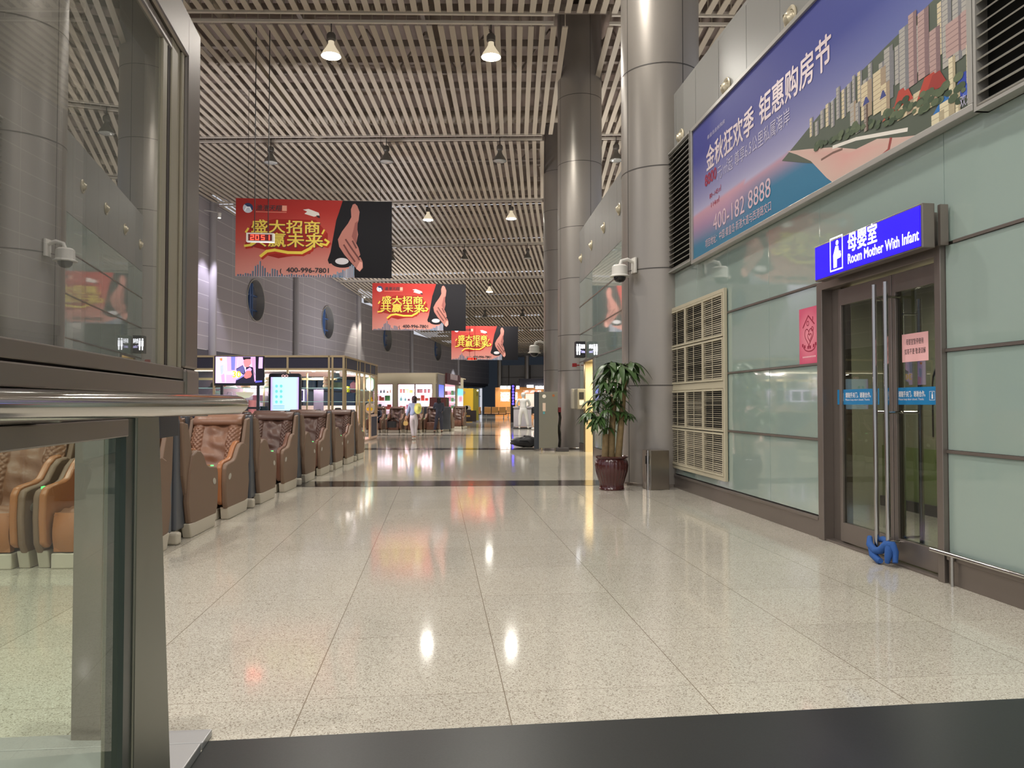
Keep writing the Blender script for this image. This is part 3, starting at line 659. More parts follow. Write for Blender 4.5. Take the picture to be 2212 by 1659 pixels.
for (x_, s_, z_, nm_, en_) in ((-6.2, 24.5, 2.80, 'roof of the glass kiosk', 430), (-8.2, 49.0, 3.12, 'roof of the cream shop', 520)):  # unseen uplights added to brighten the left ceiling and wall
    e = hthing('added_roof_uplight', 'added fill uplight hidden on the ' + nm_, 'light', x_, s_, z_)
    mb = MB(); mb.box((-.9, -.3, -.1), (.9, .3, .0)); mb.build('housing', M_alu, e)
    alight('roof_fill_beam', (0, 0, .03), 1.7, en_, (.97, .94, 1.0), e, (radians(180), 0, 0), sizey=.5)
#SECTION_DOOR
M_dk_ = mat('dark_trim_paint', srgb(56, 54, 58), .5)
M_dglass = glassmat('door_glass', (.55, .58, .58), 1.62)
d1 = bpy.data.objects.new('door_1', None); COL.objects.link(d1); d1.location = (RX, 6.05, 0); d1['kind'] = 'structure'
mb = MB(); F = .9
for (a, b) in ((-F, -F + .07), (F - .1, F)): mb.box((-.04, a, 0), (.18, b, 2.41))
mb.box((-.04, -F, 2.33), (.18, F, 2.41)); mb.box((-.02, -F, 0), (.14, F, .02)); mb.box((.06, F - .26, 0), (.16, F - .1, 2.33))
mb.build('door_frame', M_dsteel, d1, bevel=.004)
def leaf(y0, y1):
    e = None; mb = MB(); x0, x1 = .03, .085
    mb.box((x0, y0, .03), (x1, y0 + .045, 2.31)); mb.box((x0, y1 - .045, .03), (x1, y1, 2.31)); mb.box((x0, y0, .03), (x1, y1, .2)); mb.box((x0, y0, 2.16), (x1, y1, 2.31))
    o = mb.build('door_leaf', M_dsteel, d1, bevel=.003)
    mb = MB(); mb.box((x0 + .02, y0 + .045, .2), (x0 + .03, y1 - .045, 2.16)); mb.build('glass_pane', M_dglass, o); return o
L_far = leaf(-.19, F - .27); L_near = leaf(-F + .075, -.20)
def handle(y, x, par, zlo=.06, zhi=2.24):
    mb = MB(); mb.cyl((x, y, zlo), (x, y, zhi), .019, n=16)
    for z in (zlo + .12, 1.2, zhi - .12): mb.cyl((x, y, z), (.05, y, z), .011, n=8)
    mb.build('door_handle', M_chrome, par, smooth=40)
handle(-.115, -.07, L_far); handle(-.275, -.07, L_near); handle(-.31, .19, L_near, .1, 2.1); handle(-.07, .19, L_far, .1, 2.1)
# room behind the doors
mb = MB(); mb.box((RX + .2, 4.2, 0), (6.4, 4.25, 3)); mb.box((RX + .2, 9.2, 0), (6.4, 9.25, 3)); mb.box((5.6, 4.2, 0), (5.65, 9.25, 3)); mb.box((RX + .2, 4.2, 2.6), (5.65, 9.25, 2.65))
struct(mb.build('wall_back', mat('nursery_wall', srgb(172, 172, 148), .7)))
mb = MB()
for yc in (6.9, 7.9):
    for q in stroke([(yc - .3, .9), (yc - .3, 1.5)] + [(yc - .3 * cos(pi * k / 10), 1.5 + .25 * sin(pi * k / 10)) for k in range(11)] + [(yc + .3, .9)], .03): mb.add([(5.59, p_[0], p_[1]) for p_ in q], [(0, 1, 2, 3)])
mb.box((5.55, 4.3, 0), (5.59, 9.2, .12))
struct(mb.build('trim_14', M_dk_))
mb = MB(); mb.box((5.585, 4.3, .12), (5.6, 9.2, .75)); struct(mb.build('trim_15', mat('pale_green_dado', srgb(140, 156, 104), .7)))
alight('nursery_night_light', (4.7, 6.9, 2.5), .5, 95, (1, .9, .75))
# sign box
sg = wallempty('lightbox_sign', 'glowing blue lightbox sign reading Room Mother With Infant above the glass doors', 'sign', 3.40, 6.72, 2.42)
q0 = atX(1762, 598, 3.42); q1 = atX(1988, 540, 3.42); SL = q0.y - q1.y; sg.location = (3.42, q0.y, (q0.z + q1.z) / 2); SHt = atX(1760, 530, 3.42).z - q0.z
mb = MB(); mb.box((-.02, -.015, -.10), (SL + .02, SHt + .015, -.004)); mb.build('housing', M_dsteel, sg, bevel=.006)
mb = MB(); mb.box((SL + .02, -.0, -.18), (SL + .05, SHt, -.12)); mb.box((.1, .02, -.2), (SL - .1, SHt - .02, -.1)); mb.build('mounting', M_dsteel, sg)
mb = MB(); mb.box((0, 0, -.004), (SL, SHt, .002)); mb.build('lit_face', mat('blue_lit_face', (.01, .01, .6), .4, emit=(.015, .0, 1.0), estr=1.6), sg)
M_wlit = mat('white_lit_letters', (1, 1, 1), .4, emit=(.92, .9, 1.0), estr=1.9)
def fit(o, w_): 
    wd = max(p.co.x for p in o.data.vertices) - min(p.co.x for p in o.data.vertices); o.scale.x = w_ / wd
o = text('chinese_lettering', '母婴室', .17, M_wlit, sg, (.55, .155, .004), fat=.003); fit(o, .43)
o = text('english_lettering', 'Room Mother With Infant', .12, M_wlit, sg, (.55, .045, .004), fat=.0012); fit(o, .95)
mb = MB(); a, b, c, d = .27, .03, .47, .31
for q in stroke([(a, b), (c, b), (c, d), (a, d), (a, b)], .012): mb.flat(q, None, .004, [(1, 1, 1, 1)] * 4)
mb.flat(disc(.385, .26, .022), None, .004, [(1, 1, 1, 1)] * 24)
mb.flat([(.36, .235), (.405, .23), (.41, .19), (.45, .15), (.44, .125), (.38, .12), (.375, .05), (.345, .05), (.34, .05), (.325, .05), (.32, .16)], None, .004, [(1, 1, 1, 1)] * 11)
mb.flat(disc(.43, .17, .014), None, .0045, [(1, 1, 1, 1)] * 24)
mb.build('mother_and_child_icon', M_wlit, sg)
# pink poster beside the doors
pk = wallempty('pink_poster', 'pink nursing-room poster with a house and heart drawing, left of the glass doors', 'poster', RX - .003, 7.37, 1.66)
mb = MB(); PW, PH = .40, .55
def pinkc(u, v): d = hypot(u - .5, (v - .5) * 1.2); return lerp(S(232, 150, 162), S(206, 88, 118), min(1, d * 1.6))
mb.grid(lambda u, v: (u * PW, v * PH, 0.002), 8, 10, pinkc); DK = S(150, 34, 62)
for path in ([(.08, .36), (.19, .47), (.31, .38)], [(.28, .42), (.28, .45)]):
    for q in stroke(path, .014): mb.flat(q, DK, .003)
def ring(cx, cy, r, wd, a0=0, a1=2 * pi, col=DK, z=.003, ry=None, n=20):
    pts = [(cx + r * cos(a0 + (a1 - a0) * k / n), cy + (ry or r) * sin(a0 + (a1 - a0) * k / n)) for k in range(n + 1)]
    for q in stroke(pts, wd): mb.flat(q, col, z)
ring(.18, .395, .022, .008); ring(.27, .335, .02, .008)
def heart(cx, cy, s_): return [(cx + s_ * .9 * (16 * sin(t) ** 3) / 16, cy + s_ * (13 * cos(t) - 5 * cos(2 * t) - 2 * cos(3 * t) - cos(4 * t)) / 16) for t in [2 * pi * k / 30 for k in range(31)]]
for s_, c in ((.095, (.2, .27)), (.042, (.215, .26))):
    for q in stroke(heart(*c, s_), .009): mb.flat(q, DK, .003)
ring(.21, .19, .13, .009, radians(200), radians(340), ry=.07)
for i, (x, y) in enumerate(((.06, .17), (.1, .155), (.17, .145), (.21, .145), (.28, .155), (.32, .17))): mb.flat([(x, y), (x + .028, y), (x + .028, y + .03), (x, y + .03)], DK, .003)
for i in range(9): mb.flat([(.07 + i * .03, .06), (.09 + i * .03, .06), (.09 + i * .03, .075), (.07 + i * .03, .075)], S(240, 190, 196), .003)
mb.build('print', M_paper, pk, ink=True)
# notice on the glass
nt_ = wallempty('paper_notice', 'pink paper notice with two lines of text taped inside the right glass door', 'notice', RX + .045, 5.53, 1.665)
qa = atX(1949, 783, RX + .045); qb = atX(2005, 715, RX + .045); nt_.location = (RX + .045, qa.y, qa.z); NW, NH = qa.y - qb.y, qb.z - qa.z
mb = MB(); mb.flat([(0, 0), (NW, .0), (NW, NH), (0, NH - .0)], S(232, 178, 178), 0); mb.build('sheet', M_paper, nt_, ink=True, recalc=False)
M_ink = mat('black_ink', srgb(40, 36, 40), .6)
o = text('notice_lettering', '母婴室暂停使用', .05, M_ink, nt_, (NW * .16, NH * .62, .001)); fit(o, NW * .66)
o = text('notice_lettering', '如有不便 敬请谅解', .05, M_ink, nt_, (NW * .1, NH * .28, .001)); fit(o, NW * .8)
M_sticker = mat('blue_sticker', srgb(22, 120, 175), .35, emit=(.01, .12, .25), estr=.0)
for (pl, pr, pt, pb, side, flip) in ((1809, 1899, 843, 879, 'left', 0), (1925, 2029, 839, 880, 'right', 1)):
    a = atX(pl, (pt + pb) / 2, RX + .045); b = atX(pr, (pt + pb) / 2, RX + .045); z0 = 1.26; hh = .135; z0 = 1.272 - .0
    st = wallempty('door_sticker', 'blue please-close-the-door sticker on the %s glass door' % side, 'sticker', RX + .046, a.y, 1.262)
    Ws = a.y - b.y; mb = MB(); mb.box((0, 0, 0), (Ws, hh, .001)); mb.build('film', M_sticker, st)
    x0 = .14 if not flip else .1
    o = text('chinese_lettering', '请随手关门，谢谢合作。', .05, M_ptfe, st, (x0, .065, .002), fat=.001); fit(o, Ws - .26)
    o = text('english_lettering', 'Please keep door closed, Thanks', .025, M_ptfe, st, (x0, .035, .002)); fit(o, Ws - .28)
    xi = .05 if not flip else Ws - .11
    mb = MB()
    for q in stroke([(xi, .035), (xi + .06, .035), (xi + .06, .1), (xi, .1), (xi, .035)], .003): mb.flat(q, None, .002, [(1, 1, 1, 1)] * 4)
    mb.flat(disc(xi + .032, .088, .006), None, .002, [(1, 1, 1, 1)] * 24); mb.flat([(xi + .024, .08), (xi + .04, .078), (xi + .042, .045), (xi + .022, .045)], None, .002, [(1, 1, 1, 1)] * 4)
    mb.build('pictogram', M_ptfe, st)
# blue cloth tied round the two handles
cl = thing('blue_cloth', 'blue cloth knotted round the bottom ends of the two long door handles', 'cloth', (RX - .07, 5.855, .06))
mb = MB(); Mcl = mat('blue_fabric', srgb(40, 84, 150), .85, bump=.4, bscale=60)
mb.tube([(-.02, .15, .12), (-.05, .10, .07), (-.05, .02, .03), (-.045, -.05, .05), (-.03, -.10, .10), (-.01, -.15, .11), (.0, -.17, .06), (-.02, -.2, -.02)], [.02, .028, .03, .032, .035, .03, .026, .02])
mb.tube([(.03, .12, .1), (.03, .04, .12), (.035, -.06, .1), (.01, -.14, .1)], [.02, .026, .026, .02])
mb.tube([(-.045, .1, .06), (-.06, .04, .0), (-.055, -.04, -.035), (-.06, -.07, -.03)], [.022, .03, .028, .02]); mb.tube([(-.02, -.12, .1), (-.05, -.16, .03), (-.05, -.14, -.03)], [.03, .03, .018])
o = mb.build('knot', Mcl, cl, smooth=60)
#SECTION_VENT
vp = thing('vent_panel', 'large cream-framed panel of twelve slatted vent grilles beside the nearest column', 'vent panel', (RX - .01, 10.42, .30))
mb = MB(); hw = 1.15; Hh = 2.42
mb.box((-.04, -hw, 0), (-.0, hw, .05)); mb.box((-.04, -hw, Hh - .05), (0, hw, Hh)); mb.box((-.04, -hw, 0), (0, -hw + .05, Hh)); mb.box((-.04, hw - .05, 0), (0, hw, Hh)); mb.box((-.035, -hw, Hh * .5 - .045), (0, hw, Hh * .5 + .045))
mb.build('outer_frame', M_vent, vp, bevel=.004)
cw = (2 * hw - .1) / 3; M_vslat = mat('cream_slat', srgb(162, 153, 132), .5); rnd = random.Random(5)
for half in (0, 1):
    for r_ in range(2):
        z0 = .05 + half * (Hh / 2 - .005) + r_ * (Hh / 2 - .09) / 2; z1 = z0 + (Hh / 2 - .1) / 2
        for c_ in range(3):
            y0 = -hw + .05 + c_ * cw; y1 = y0 + cw
            mb = MB(); t = .032
            mb.box((-.046, y0 + .006, z0 + .004), (-.0, y0 + t, z1 - .004)); mb.box((-.046, y1 - t, z0 + .004), (0, y1 - .006, z1 - .004)); mb.box((-.046, y0, z0 + .004), (0, y1, z0 + t)); mb.box((-.046, y0, z1 - t), (0, y1, z1 - .004)); mb.box((-.046, (y0 + y1) / 2 - .005, z0), (-.036, (y0 + y1) / 2 + .005, z1))
            gobj = mb.build('grille', M_vent, vp, bevel=.002)
            mb = MB(); z = z0 + t + .012; tilt0 = rnd.uniform(.2, 1.0)
            while z < z1 - t - .008:
                tl = max(.05, min(1.3, tilt0 + rnd.uniform(-.35, .35))); dz = .0085 * sin(tl); dx = .009 * cos(tl)
                mb.hexa([(-.032 - dx, y0 + t, z - dz), (-.032 + dx, y0 + t, z + dz), (-.032 + dx, y1 - t, z + dz), (-.032 - dx, y1 - t, z - dz), (-.032 - dx, y0 + t, z - dz + .003), (-.032 + dx, y0 + t, z + dz + .003), (-.032 + dx, y1 - t, z + dz + .003), (-.032 - dx, y1 - t, z - dz + .003)]); z += .027
            mb.build('slats', M_vslat, gobj)
mb = MB(); mb.box((-.006, -hw + .02, .02), (-.001, hw - .02, Hh - .02)); mb.build('backing', M_black, vp)
# ---- litter bin
bn = thing('litter_bin', 'square stainless steel litter bin standing between the column and the vent panel', 'bin', (3.27, 11.22, 0), radians(8))
mb = MB(); mb.box((-.16, -.13, .0), (.14, .17, .58)); mb.build('body', M_steel, bn, bevel=.008)
mb = MB(); mb.box((-.175, -.13, .0), (-.16, .0, .58)); mb.cyl((-.165, -.06, 0), (-.165, -.06, .58), .03, n=16); mb.build('front_panel', M_chrome, bn)
mb = MB(); mb.box((-.2, -.075, .38), (-.175, -.03, .50)); mb.build('opening', M_black, bn)
# ---- dome camera on the near column
def domecam(p, ang, label, sc=1.0):
    e = thing('dome_camera', label, 'security camera', p, ang)
    mb = MB(); mb.box((-.02 * sc, -.07 * sc, -.12 * sc), (.01 * sc, .07 * sc, .12 * sc)); mb.tube([(0, 0, .05 * sc), (-.12 * sc, 0, .09 * sc), (-.22 * sc, 0, .06 * sc), (-.25 * sc, 0, -.02 * sc)], .028 * sc); mb.build('bracket', M_white, e, smooth=40, bevel=.003)
    mb = MB(); mb.lathe([(.0, .0), (.09 * sc, -.005), (.12 * sc, -.03 * sc), (.125 * sc, -.16 * sc), (.155 * sc, -.175 * sc), (.155 * sc, -.19 * sc), (.1 * sc, -.19 * sc)], (-.25 * sc, 0, 0), 28); mb.build('housing', M_white, e, smooth=40)
    mb = MB(); mb.lathe([(.095 * sc, -.19 * sc), (.09 * sc, -.23 * sc), (.06 * sc, -.265 * sc), (0, -.28 * sc)], (-.25 * sc, 0, 0), 24); mb.build('dome_cover', mat('smoked_dome', srgb(30, 30, 32), .08), e, smooth=60); return e
domecam((3.06, 11.68, 3.42), radians(12), 'white dome security camera on the side of the nearest round column')
p = W(2.80 - .6, 30.9, 4.2); q = atY(1175, 748, 30.7); domecam((q.x + .05, 30.8, q.z + .05), 0, 'small pale dome security camera far off on the column above the grey cabinet', 1.7)
#SECTION_PLANT
pl = thing('potted_money_tree', 'tall money tree with three trunks in a glossy maroon ribbed pot', 'plant', (2.59, 11.25, 0))
M_pot = mat('maroon_glaze', srgb(70, 26, 26), .12, coat=.6, noise=.3, nscale=6); M_soil = mat('soil', srgb(50, 38, 28), .9)
mb = MB(); prof = [(.0, 0), (.185, 0), (.19, .015), (.18, .03), (.178, .08), (.2, .16), (.235, .27), (.245, .36), (.235, .42), (.215, .455), (.245, .475), (.25, .49), (.24, .495), (.21, .47), (.2, .44), (0, .44)]
mb.lathe(prof, n=120, rfun=lambda a, z: 1 + (.018 * cos(a * 26) if .06 < z < .44 else 0)); mb.build('pot', M_pot, pl, smooth=50)
mb = MB(); mb.cyl((0, 0, .43), (0, 0, .445), .2, n=24); mb.build('soil', M_soil, pl)
M_bark = mat('pachira_bark', srgb(132, 112, 78), .8, noise=.3, nscale=20, bump=.5, bscale=50); M_leaf = mat('money_tree_leaf', srgb(62, 88, 46), .38, noise=.35, nscale=5); M_stem = mat('green_stem', srgb(90, 104, 60), .6)
rnd = random.Random(11)
trunks = [[(-.10, .0, .44), (-.095, .0, .6), (-.09, 0, .82)], [(.0, .03, .44), (.01, .03, .8), (.03, .03, 1.1), (.05, .02, 1.36)], [(.10, 0, .44), (.13, 0, .8), (.16, .0, 1.1), (.18, .0, 1.4), (.2, .0, 1.72)]]
for t_, r0, r1 in zip(trunks, (.052, .056, .052), (.045, .042, .04)):
    mb = MB(); mb.tube(t_, [r0 + (r1 - r0) * k / (len(t_) - 1) for k in range(len(t_))], 14); mb.build('trunk', M_bark, pl, smooth=60)
leaf_mb = MB(); stem_mb = MB()
def leaflet(base, d, length, width, droop):
    d = Vector(d).normalized(); side = d.cross(Vector((0, 0, 1)));
    if side.length < .1: side = Vector((1, 0, 0))
    side.normalize(); n = 7; vs = []
    for k in range(n + 1):
        t = k / n; wd = width * sin(pi * min(1, t * .92 + .06)) ** .8 * (1 - .25 * t)
        c = base + d * (length * t) + Vector((0, 0, -droop * length * t * t)); up = Vector((0, 0, 1)) * .18 * wd
        vs += [c - side * wd + up, c, c + side * wd + up]
    leaf_mb.add(vs, [f for k in range(n) for f in ((3 * k, 3 * k + 1, 3 * k + 4, 3 * k + 3), (3 * k + 1, 3 * k + 2, 3 * k + 5, 3 * k + 4))])
def cluster(o, d, petiole, L):
    d = Vector(d).normalized(); tip = o + d * petiole + Vector((0, 0, -.1 * petiole)); stem_mb.tube([o, o + d * petiole * .5 + Vector((0, 0, .03)), tip], [.006, .005, .004], 5)
    nl = rnd.choice((5, 6, 6, 7)); a0 = rnd.random() * 6
    for k in range(nl):
        a = a0 + 2 * pi * k / nl; v = Vector((cos(a), sin(a), -.25)) + d * .5; leaflet(tip, v, L * rnd.uniform(.8, 1.1), L * .17, rnd.uniform(.35, .9))
def branch(o, top, n, pet, L):
    stem_mb.tube([o, (o + top) / 2 + Vector((rnd.uniform(-.02, .02), 0, 0)), top], [.012, .01, .007], 6)
    for k in range(n):
        t = .35 + .65 * k / max(1, n - 1); a = rnd.random() * 2 * pi; cluster(o + (top - o) * t, (cos(a), sin(a), rnd.uniform(.1, .8)), pet * rnd.uniform(.6, 1.1), L)
branch(Vector((-.09, 0, .8)), Vector((-.14, -.02, 1.35)), 9, .2, .2); branch(Vector((-.08, 0, .8)), Vector((-.03, .05, 1.25)), 6, .18, .19); branch(Vector((-.1, 0, .8)), Vector((-.26, .0, 1.12)), 6, .15, .18)
branch(Vector((.05, .02, 1.34)), Vector((-.02, 0, 1.62)), 7, .16, .2); branch(Vector((.05, .02, 1.2)), Vector((.08, -.05, 1.5)), 6, .15, .17)
branch(Vector((.2, 0, 1.7)), Vector((.17, 0, 1.83)), 5, .14, .3); branch(Vector((.2, 0, 1.7)), Vector((-.02, 0, 1.86)), 3, .1, .3); branch(Vector((.2, 0, 1.7)), Vector((.26, 0, 1.86)), 4, .1, .28); branch(Vector((.17, 0, 1.0)), Vector((.22, 0, 1.15)), 4, .08, .15)
stem_mb.build('stems', M_stem, pl, smooth=60); leaf_mb.build('leaves', M_leaf, pl, smooth=80, recalc=False)
#SECTION_LAMPS
LP0 = None
def make_lamp(on):
    e = thing('pendant_lamp', 'x', 'lamp', (0, 0, 0))
    mb = MB(); mb.cyl((0, 0, -.02), (0, 0, -.34), .012, n=8); mb.build('cord', M_cable, e)
    mb = MB(); mb.lathe([(0, -.30), (.08, -.31), (.11, -.36), (.11, -.47), (.06, -.52)], n=20); mb.build('ballast_housing', mat('lamp_housing', srgb(92, 86, 80), .5), e, smooth=40)
    mb = MB(); mb.lathe([(.07, -.50), (.075, -.58), (.13, -.68), (.2, -.78), (.235, -.86), (.24, -.88), (.225, -.87), (.12, -.7), (.06, -.6)], n=32); mb.build('reflector', M_shadelit if on else M_shade, e, smooth=40)
    mb = MB(); mb.lathe([(.225, -.86), (.2, -.885), (.1, -.90), (0, -.905)], n=32); mb.build('lens', M_lampon if on else M_lampoff, e, smooth=60)
    if on:
        slight('lamp_beam', (0, 0, -.93), 1350, NEUT, radians(150), .6, .2, e)
    return e
LAMP_ON = make_lamp(True); LAMP_OFF = make_lamp(False); used = {}
def lamp(x, s_, on, label, dz=0.0, boost=1.0):
    src = LAMP_ON if on else LAMP_OFF; z = ceil_z(s_) + .09 - .0 + dz
    if on not in used: used[on] = 1; o = src; o.location = W(x, s_, z)
    else: o = dup(src, W(x, s_, z), 0)
    if boost != 1.0:
        for ch in o.children:
            if ch.type == 'LIGHT': ch.data = ch.data.copy(); ch.data.energy *= boost
    o['label'] = label; o['group'] = 'bell-shaped ceiling pendant lamps'; return o
lamp(-3.38, 18.72, True, 'lit pendant lamp, largest and upper left of the two near glowing ones')
lamp(.54, 18.72, True, 'lit pendant lamp at the upper centre, right of the largest glowing one')
for x, l_ in zip((-7.5, -3.4, .6, 4.68), ('unlit pendant lamp behind the two clock cables', 'unlit pendant lamp above the middle of the hall, left one of two', 'unlit pendant lamp above the middle of the hall, right one of two', 'unlit pendant lamp seen between the two round columns')): lamp(x, 26.85, False, l_)
lamp(-3.2, 35.3, True, 'lit pendant lamp just right of the first red banner', boost=2.2); lamp(.66, 35.3, True, 'lit pendant lamp over the hall, right of the one by the first banner', boost=2.2)
for x, l_ in zip((-6.9, -2.67, .95), ('unlit pendant lamp at the right edge of the first red banner', 'unlit pendant lamp above the second red banner', 'unlit pendant lamp near the far column, above the small lit one')): lamp(x, 43.6, False, l_)
lamp(-2.5, 52.3, True, 'small lit pendant lamp far down the hall, above the third banner', boost=2.2)
lamp(-5.3, 68.4, True, 'added lit pendant lamp hidden behind the third red banner', boost=2.0)  # added out of sight to light the far benches
for x, l_ in zip((-4.4, -1.37), ('tiny unlit pendant lamp just above the third banner, left one', 'tiny unlit pendant lamp just above the third banner, right one')): lamp(x, 60.5, False, l_)
# unseen lamps added over the concourse behind and beside the camera, for even light
for x, s_ in ((-7.4, 10.37), (.6, 10.37), (-3.4, 2.0), (.6, 2.0), (-3.4, -6.3), (-7.4, 2.0)):
    lamp(x, s_, True, 'lit pendant lamp out of view over the near end of the hall')
#SECTION_BANNERS
def facing(name, label, cat, x, s_, z, group=None, rz=0.0):   # local xy = upright plane facing the camera end of the hall
    e = bpy.data.objects.new(name, None); COL.objects.link(e); e.empty_display_size = .1
    e.location = W(x, s_, z); e.rotation_euler = (pi / 2, 0, ROT(s_) + rz); return tag(e, label, cat, group)
BW, BHt = 4.62, 2.34
def bp(px, py): return ((px - 508) / 338. * BW, (596 - py) / 170. * BHt)
M_gold_ink = mat('gold_ink', srgb(214, 190, 74), .5); M_gold_dk = mat('dark_red_ink', srgb(96, 26, 22), .5); M_skin_ink = None
def red_banner(x, s_, z, label, rz, sc=1.0):
    e = facing('hanging_banner', label, 'banner', x, s_, z, 'red hanging banners'); e.rotation_euler = (pi / 2, 0, rz); e.scale = (sc, sc, sc)
    mb = MB(); mb.box((0, 0, -.02), (BW, BHt, -.003)); mb.build('board', M_navy, e)
    mb = MB()
    def bc(u, v):
        r = lerp(S(205, 150, 138), S(166, 82, 74), min(1, v / .45)) if v < .45 else lerp(S(176, 84, 72), S(150, 42, 36), min(1, (v - .45) / .4))
        return lerp(r, S(168, 40, 44), .25 * (1 - u))
    mb.grid(lambda u, v: (u * BW, v * BHt, 0), 20, 16, bc)
    BK = S(17, 16, 21)
    mb.flat([bp(*p) for p in ((738, 426), (846, 426), (846, 596), (765, 596), (762, 575), (748, 560), (709, 566), (706, 558), (712, 540), (724, 470), (730, 452))], BK, .002)
    mb.flat(disc(*bp(738, 562), .34, .17), S(22, 20, 24), .003); mb.flat(disc(*bp(737, 560), .2, .1), S(200, 196, 200), .0034)
    SK, SK2, SK3 = S(166, 110, 100), S(134, 82, 76), S(100, 60, 56)   # hand
    mb.flat([bp(*p) for p in ((760, 434), (765, 432), (770, 437), (775, 450), (773, 468), (769, 482), (772, 500), (768, 520), (773, 530), (777, 545), (772, 552), (777, 550), (782, 560), (783, 574), (776, 582), (769, 576), (755, 560), (742, 545), (731, 528), (728, 512), (737, 494), (750, 476), (757, 462), (756, 445))], SK, .004)
    mb.flat([bp(*p) for p in ((765, 475), (771, 470), (770, 500), (768, 522), (758, 505), (762, 490))], SK2, .0045)
    for path in ([(745, 512), (757, 530), (770, 548), (775, 556)], [(741, 524), (752, 542), (765, 560)], [(760, 515), (768, 530)]):
        for q in stroke([bp(*p) for p in path], .05): mb.flat(q, SK3, .005)
    mb.flat([bp(*p) for p in ((768, 576), (776, 582), (782, 572), (782, 562), (776, 560))], S(210, 150, 138), .005)
    # grey fist holding a pen
    mb.flat([bp(*p) for p in ((652, 448), (664, 446), (686, 454), (688, 460), (676, 463), (655, 457), (661, 452))], S(206, 200, 194), .004); mb.flat([bp(*p) for p in ((680, 460), (688, 460), (689, 466), (684, 465))], S(50, 30, 36), .004)
    # round logo
    c = bp(534, 447); mb.flat(disc(*c, .15), S(190, 196, 208), .003); mb.flat([(c[0] + .15 * cos(a), c[1] + .15 * sin(a)) for a in [radians(t) for t in range(-30, 150, 15)]], S(52, 62, 96), .0036)
    for q in stroke([(c[0] - .09, c[1] - .08), (c[0] - .04, c[1] + .02), (c[0] + .05, c[1] + .02), (c[0] + .08, c[1] - .05)], .035): mb.flat(q, S(236, 238, 244), .004)
    mb.flat([bp(*p) for p in ((607, 440), (617, 440), (617, 452), (607, 452))], S(214, 150, 130), .003)
    for k in range(22): x0, y0 = bp(551 + k * 3, 456); mb.flat([(x0, y0), (x0 + .03, y0), (x0 + .03, y0 + .03), (x0, y0 + .03)], S(206, 120, 104), .003)
    # dark red swash backing the lettering
    mb.flat([bp(*p) for p in ((528, 528), (540, 484), (590, 470), (680, 470), (706, 500), (706, 526), (675, 532), (668, 545), (620, 552), (600, 556), (575, 550), (580, 540), (545, 532))], S(140, 34, 28), .0025)
    for path, wd in (([(562, 552), (575, 541), (592, 538), (620, 543), (650, 543), (668, 533), (676, 520)], .085), ([(676, 526), (676, 505)], .08), ([(528, 530), (540, 528), (548, 518)], .07), ([(690, 522), (703, 525), (708, 518), (700, 513)], .06), ([(530, 500), (535, 492)], .06), ([(694, 500), (698, 492)], .05)):
        for q in stroke([(bp(*p)[0] + .04, bp(*p)[1] - .05) for p in path], wd * 1.2): mb.flat(q, S(160, 44, 34), .003)
        for q in stroke([bp(*p) for p in path], wd): mb.flat(q, S(214, 190, 74), .005)
    rr = random.Random(4)   # skyline along the bottom edge
    for k in range(44):
        px = 512 + k * 5.2
        if px > 738: continue
        h = rr.uniform(3, 7)
        if 540 < px < 578: h = 33 - abs(px - 558) * 1.3 + rr.uniform(-3, 3)
        if 580 < px < 600: h = rr.uniform(8, 18)
        a, b = bp(px, 596), bp(px + 3.8, 596 - h); c = lerp(S(96, 116, 138), S(150, 152, 156), rr.random())
        mb.flat([a, (b[0], a[1]), b, (a[0], b[1])], c, .003); mb.flat([((a[0] + b[0]) / 2, a[1]), (b[0], a[1]), b, ((a[0] + b[0]) / 2, b[1])], S(70, 84, 104), .0036)
    for k in range(12):
        px = 718 + k * 3.9; h = 6 + k * 2.0 + rr.uniform(-3, 3); a, b = bp(px, 596), bp(px + 3.2, 596 - h); mb.flat([a, (b[0], a[1]), b, (a[0], b[1])], lerp(S(92, 116, 140), S(160, 168, 180), rr.random()), .0038)
    mb.build('printed_face', M_print, e, ink=True)
    def bt(nm, body, p0, w_px, h, m, fat, zz=.008, shear=0):
        u, v = bp(*p0); o = text(nm, body, h, m, e, (u, v, zz), fat=fat, shear=shear); wd = max(q.co.x for q in o.data.vertices); o.scale.x = (w_px / 338. * BW) / wd; return o
    for (body, p0, w_, hs_) in (('盛大招商', (540, 498), 149, .42), ('共赢未来', (536, 528), 160, .45)):
        bt('headline_shadow', body, (p0[0] + 1.5, p0[1] + 2), w_, hs_, M_gold_dk, .009, .006); bt('headline_lettering', body, p0, w_, hs_, M_gold_ink, .006, .009)
    bt('phone_lettering', '400-996-7801', (617, 586), 92, .2, M_ink, .006); bt('phone_icon', '(', (603, 587), 4, .16, M_ink, .008)
    bt('company_lettering', '渔港天翔', (551, 451), 56, .19, M_ink, .002, shear=.2)
    zt = (10.6 - z) / sc if s_ < 45 else (9.7 - z) / sc
    for xx in (.35, BW - .35): mb = MB(); mb.cyl((xx, BHt, -.01), (xx, zt, -.01), .006, n=6); mb.build('hanging_wire', M_cable, e)
    return e
def place_banner(l, r, t, b, Y, z_, label):
    p = atY(l, b, Y); q = atY(r, b, Y)
    e = red_banner(0, 30, z_, label, 0, (q.x - p.x) / BW); e.location = (p.x, Y, p.z); return e
place_banner(508, 846, 426, 596, 23.0, 5.0, 'largest red and black hanging banner with a reaching hand, nearest of three')
place_banner(804, 1006, 609, 713, 38.5, 4.93, 'middle one of the three red hanging banners with a reaching hand')
place_banner(975, 1119, 701, 777, 54.0, 4.36, 'farthest and smallest red hanging banner, a small clock in front of it')
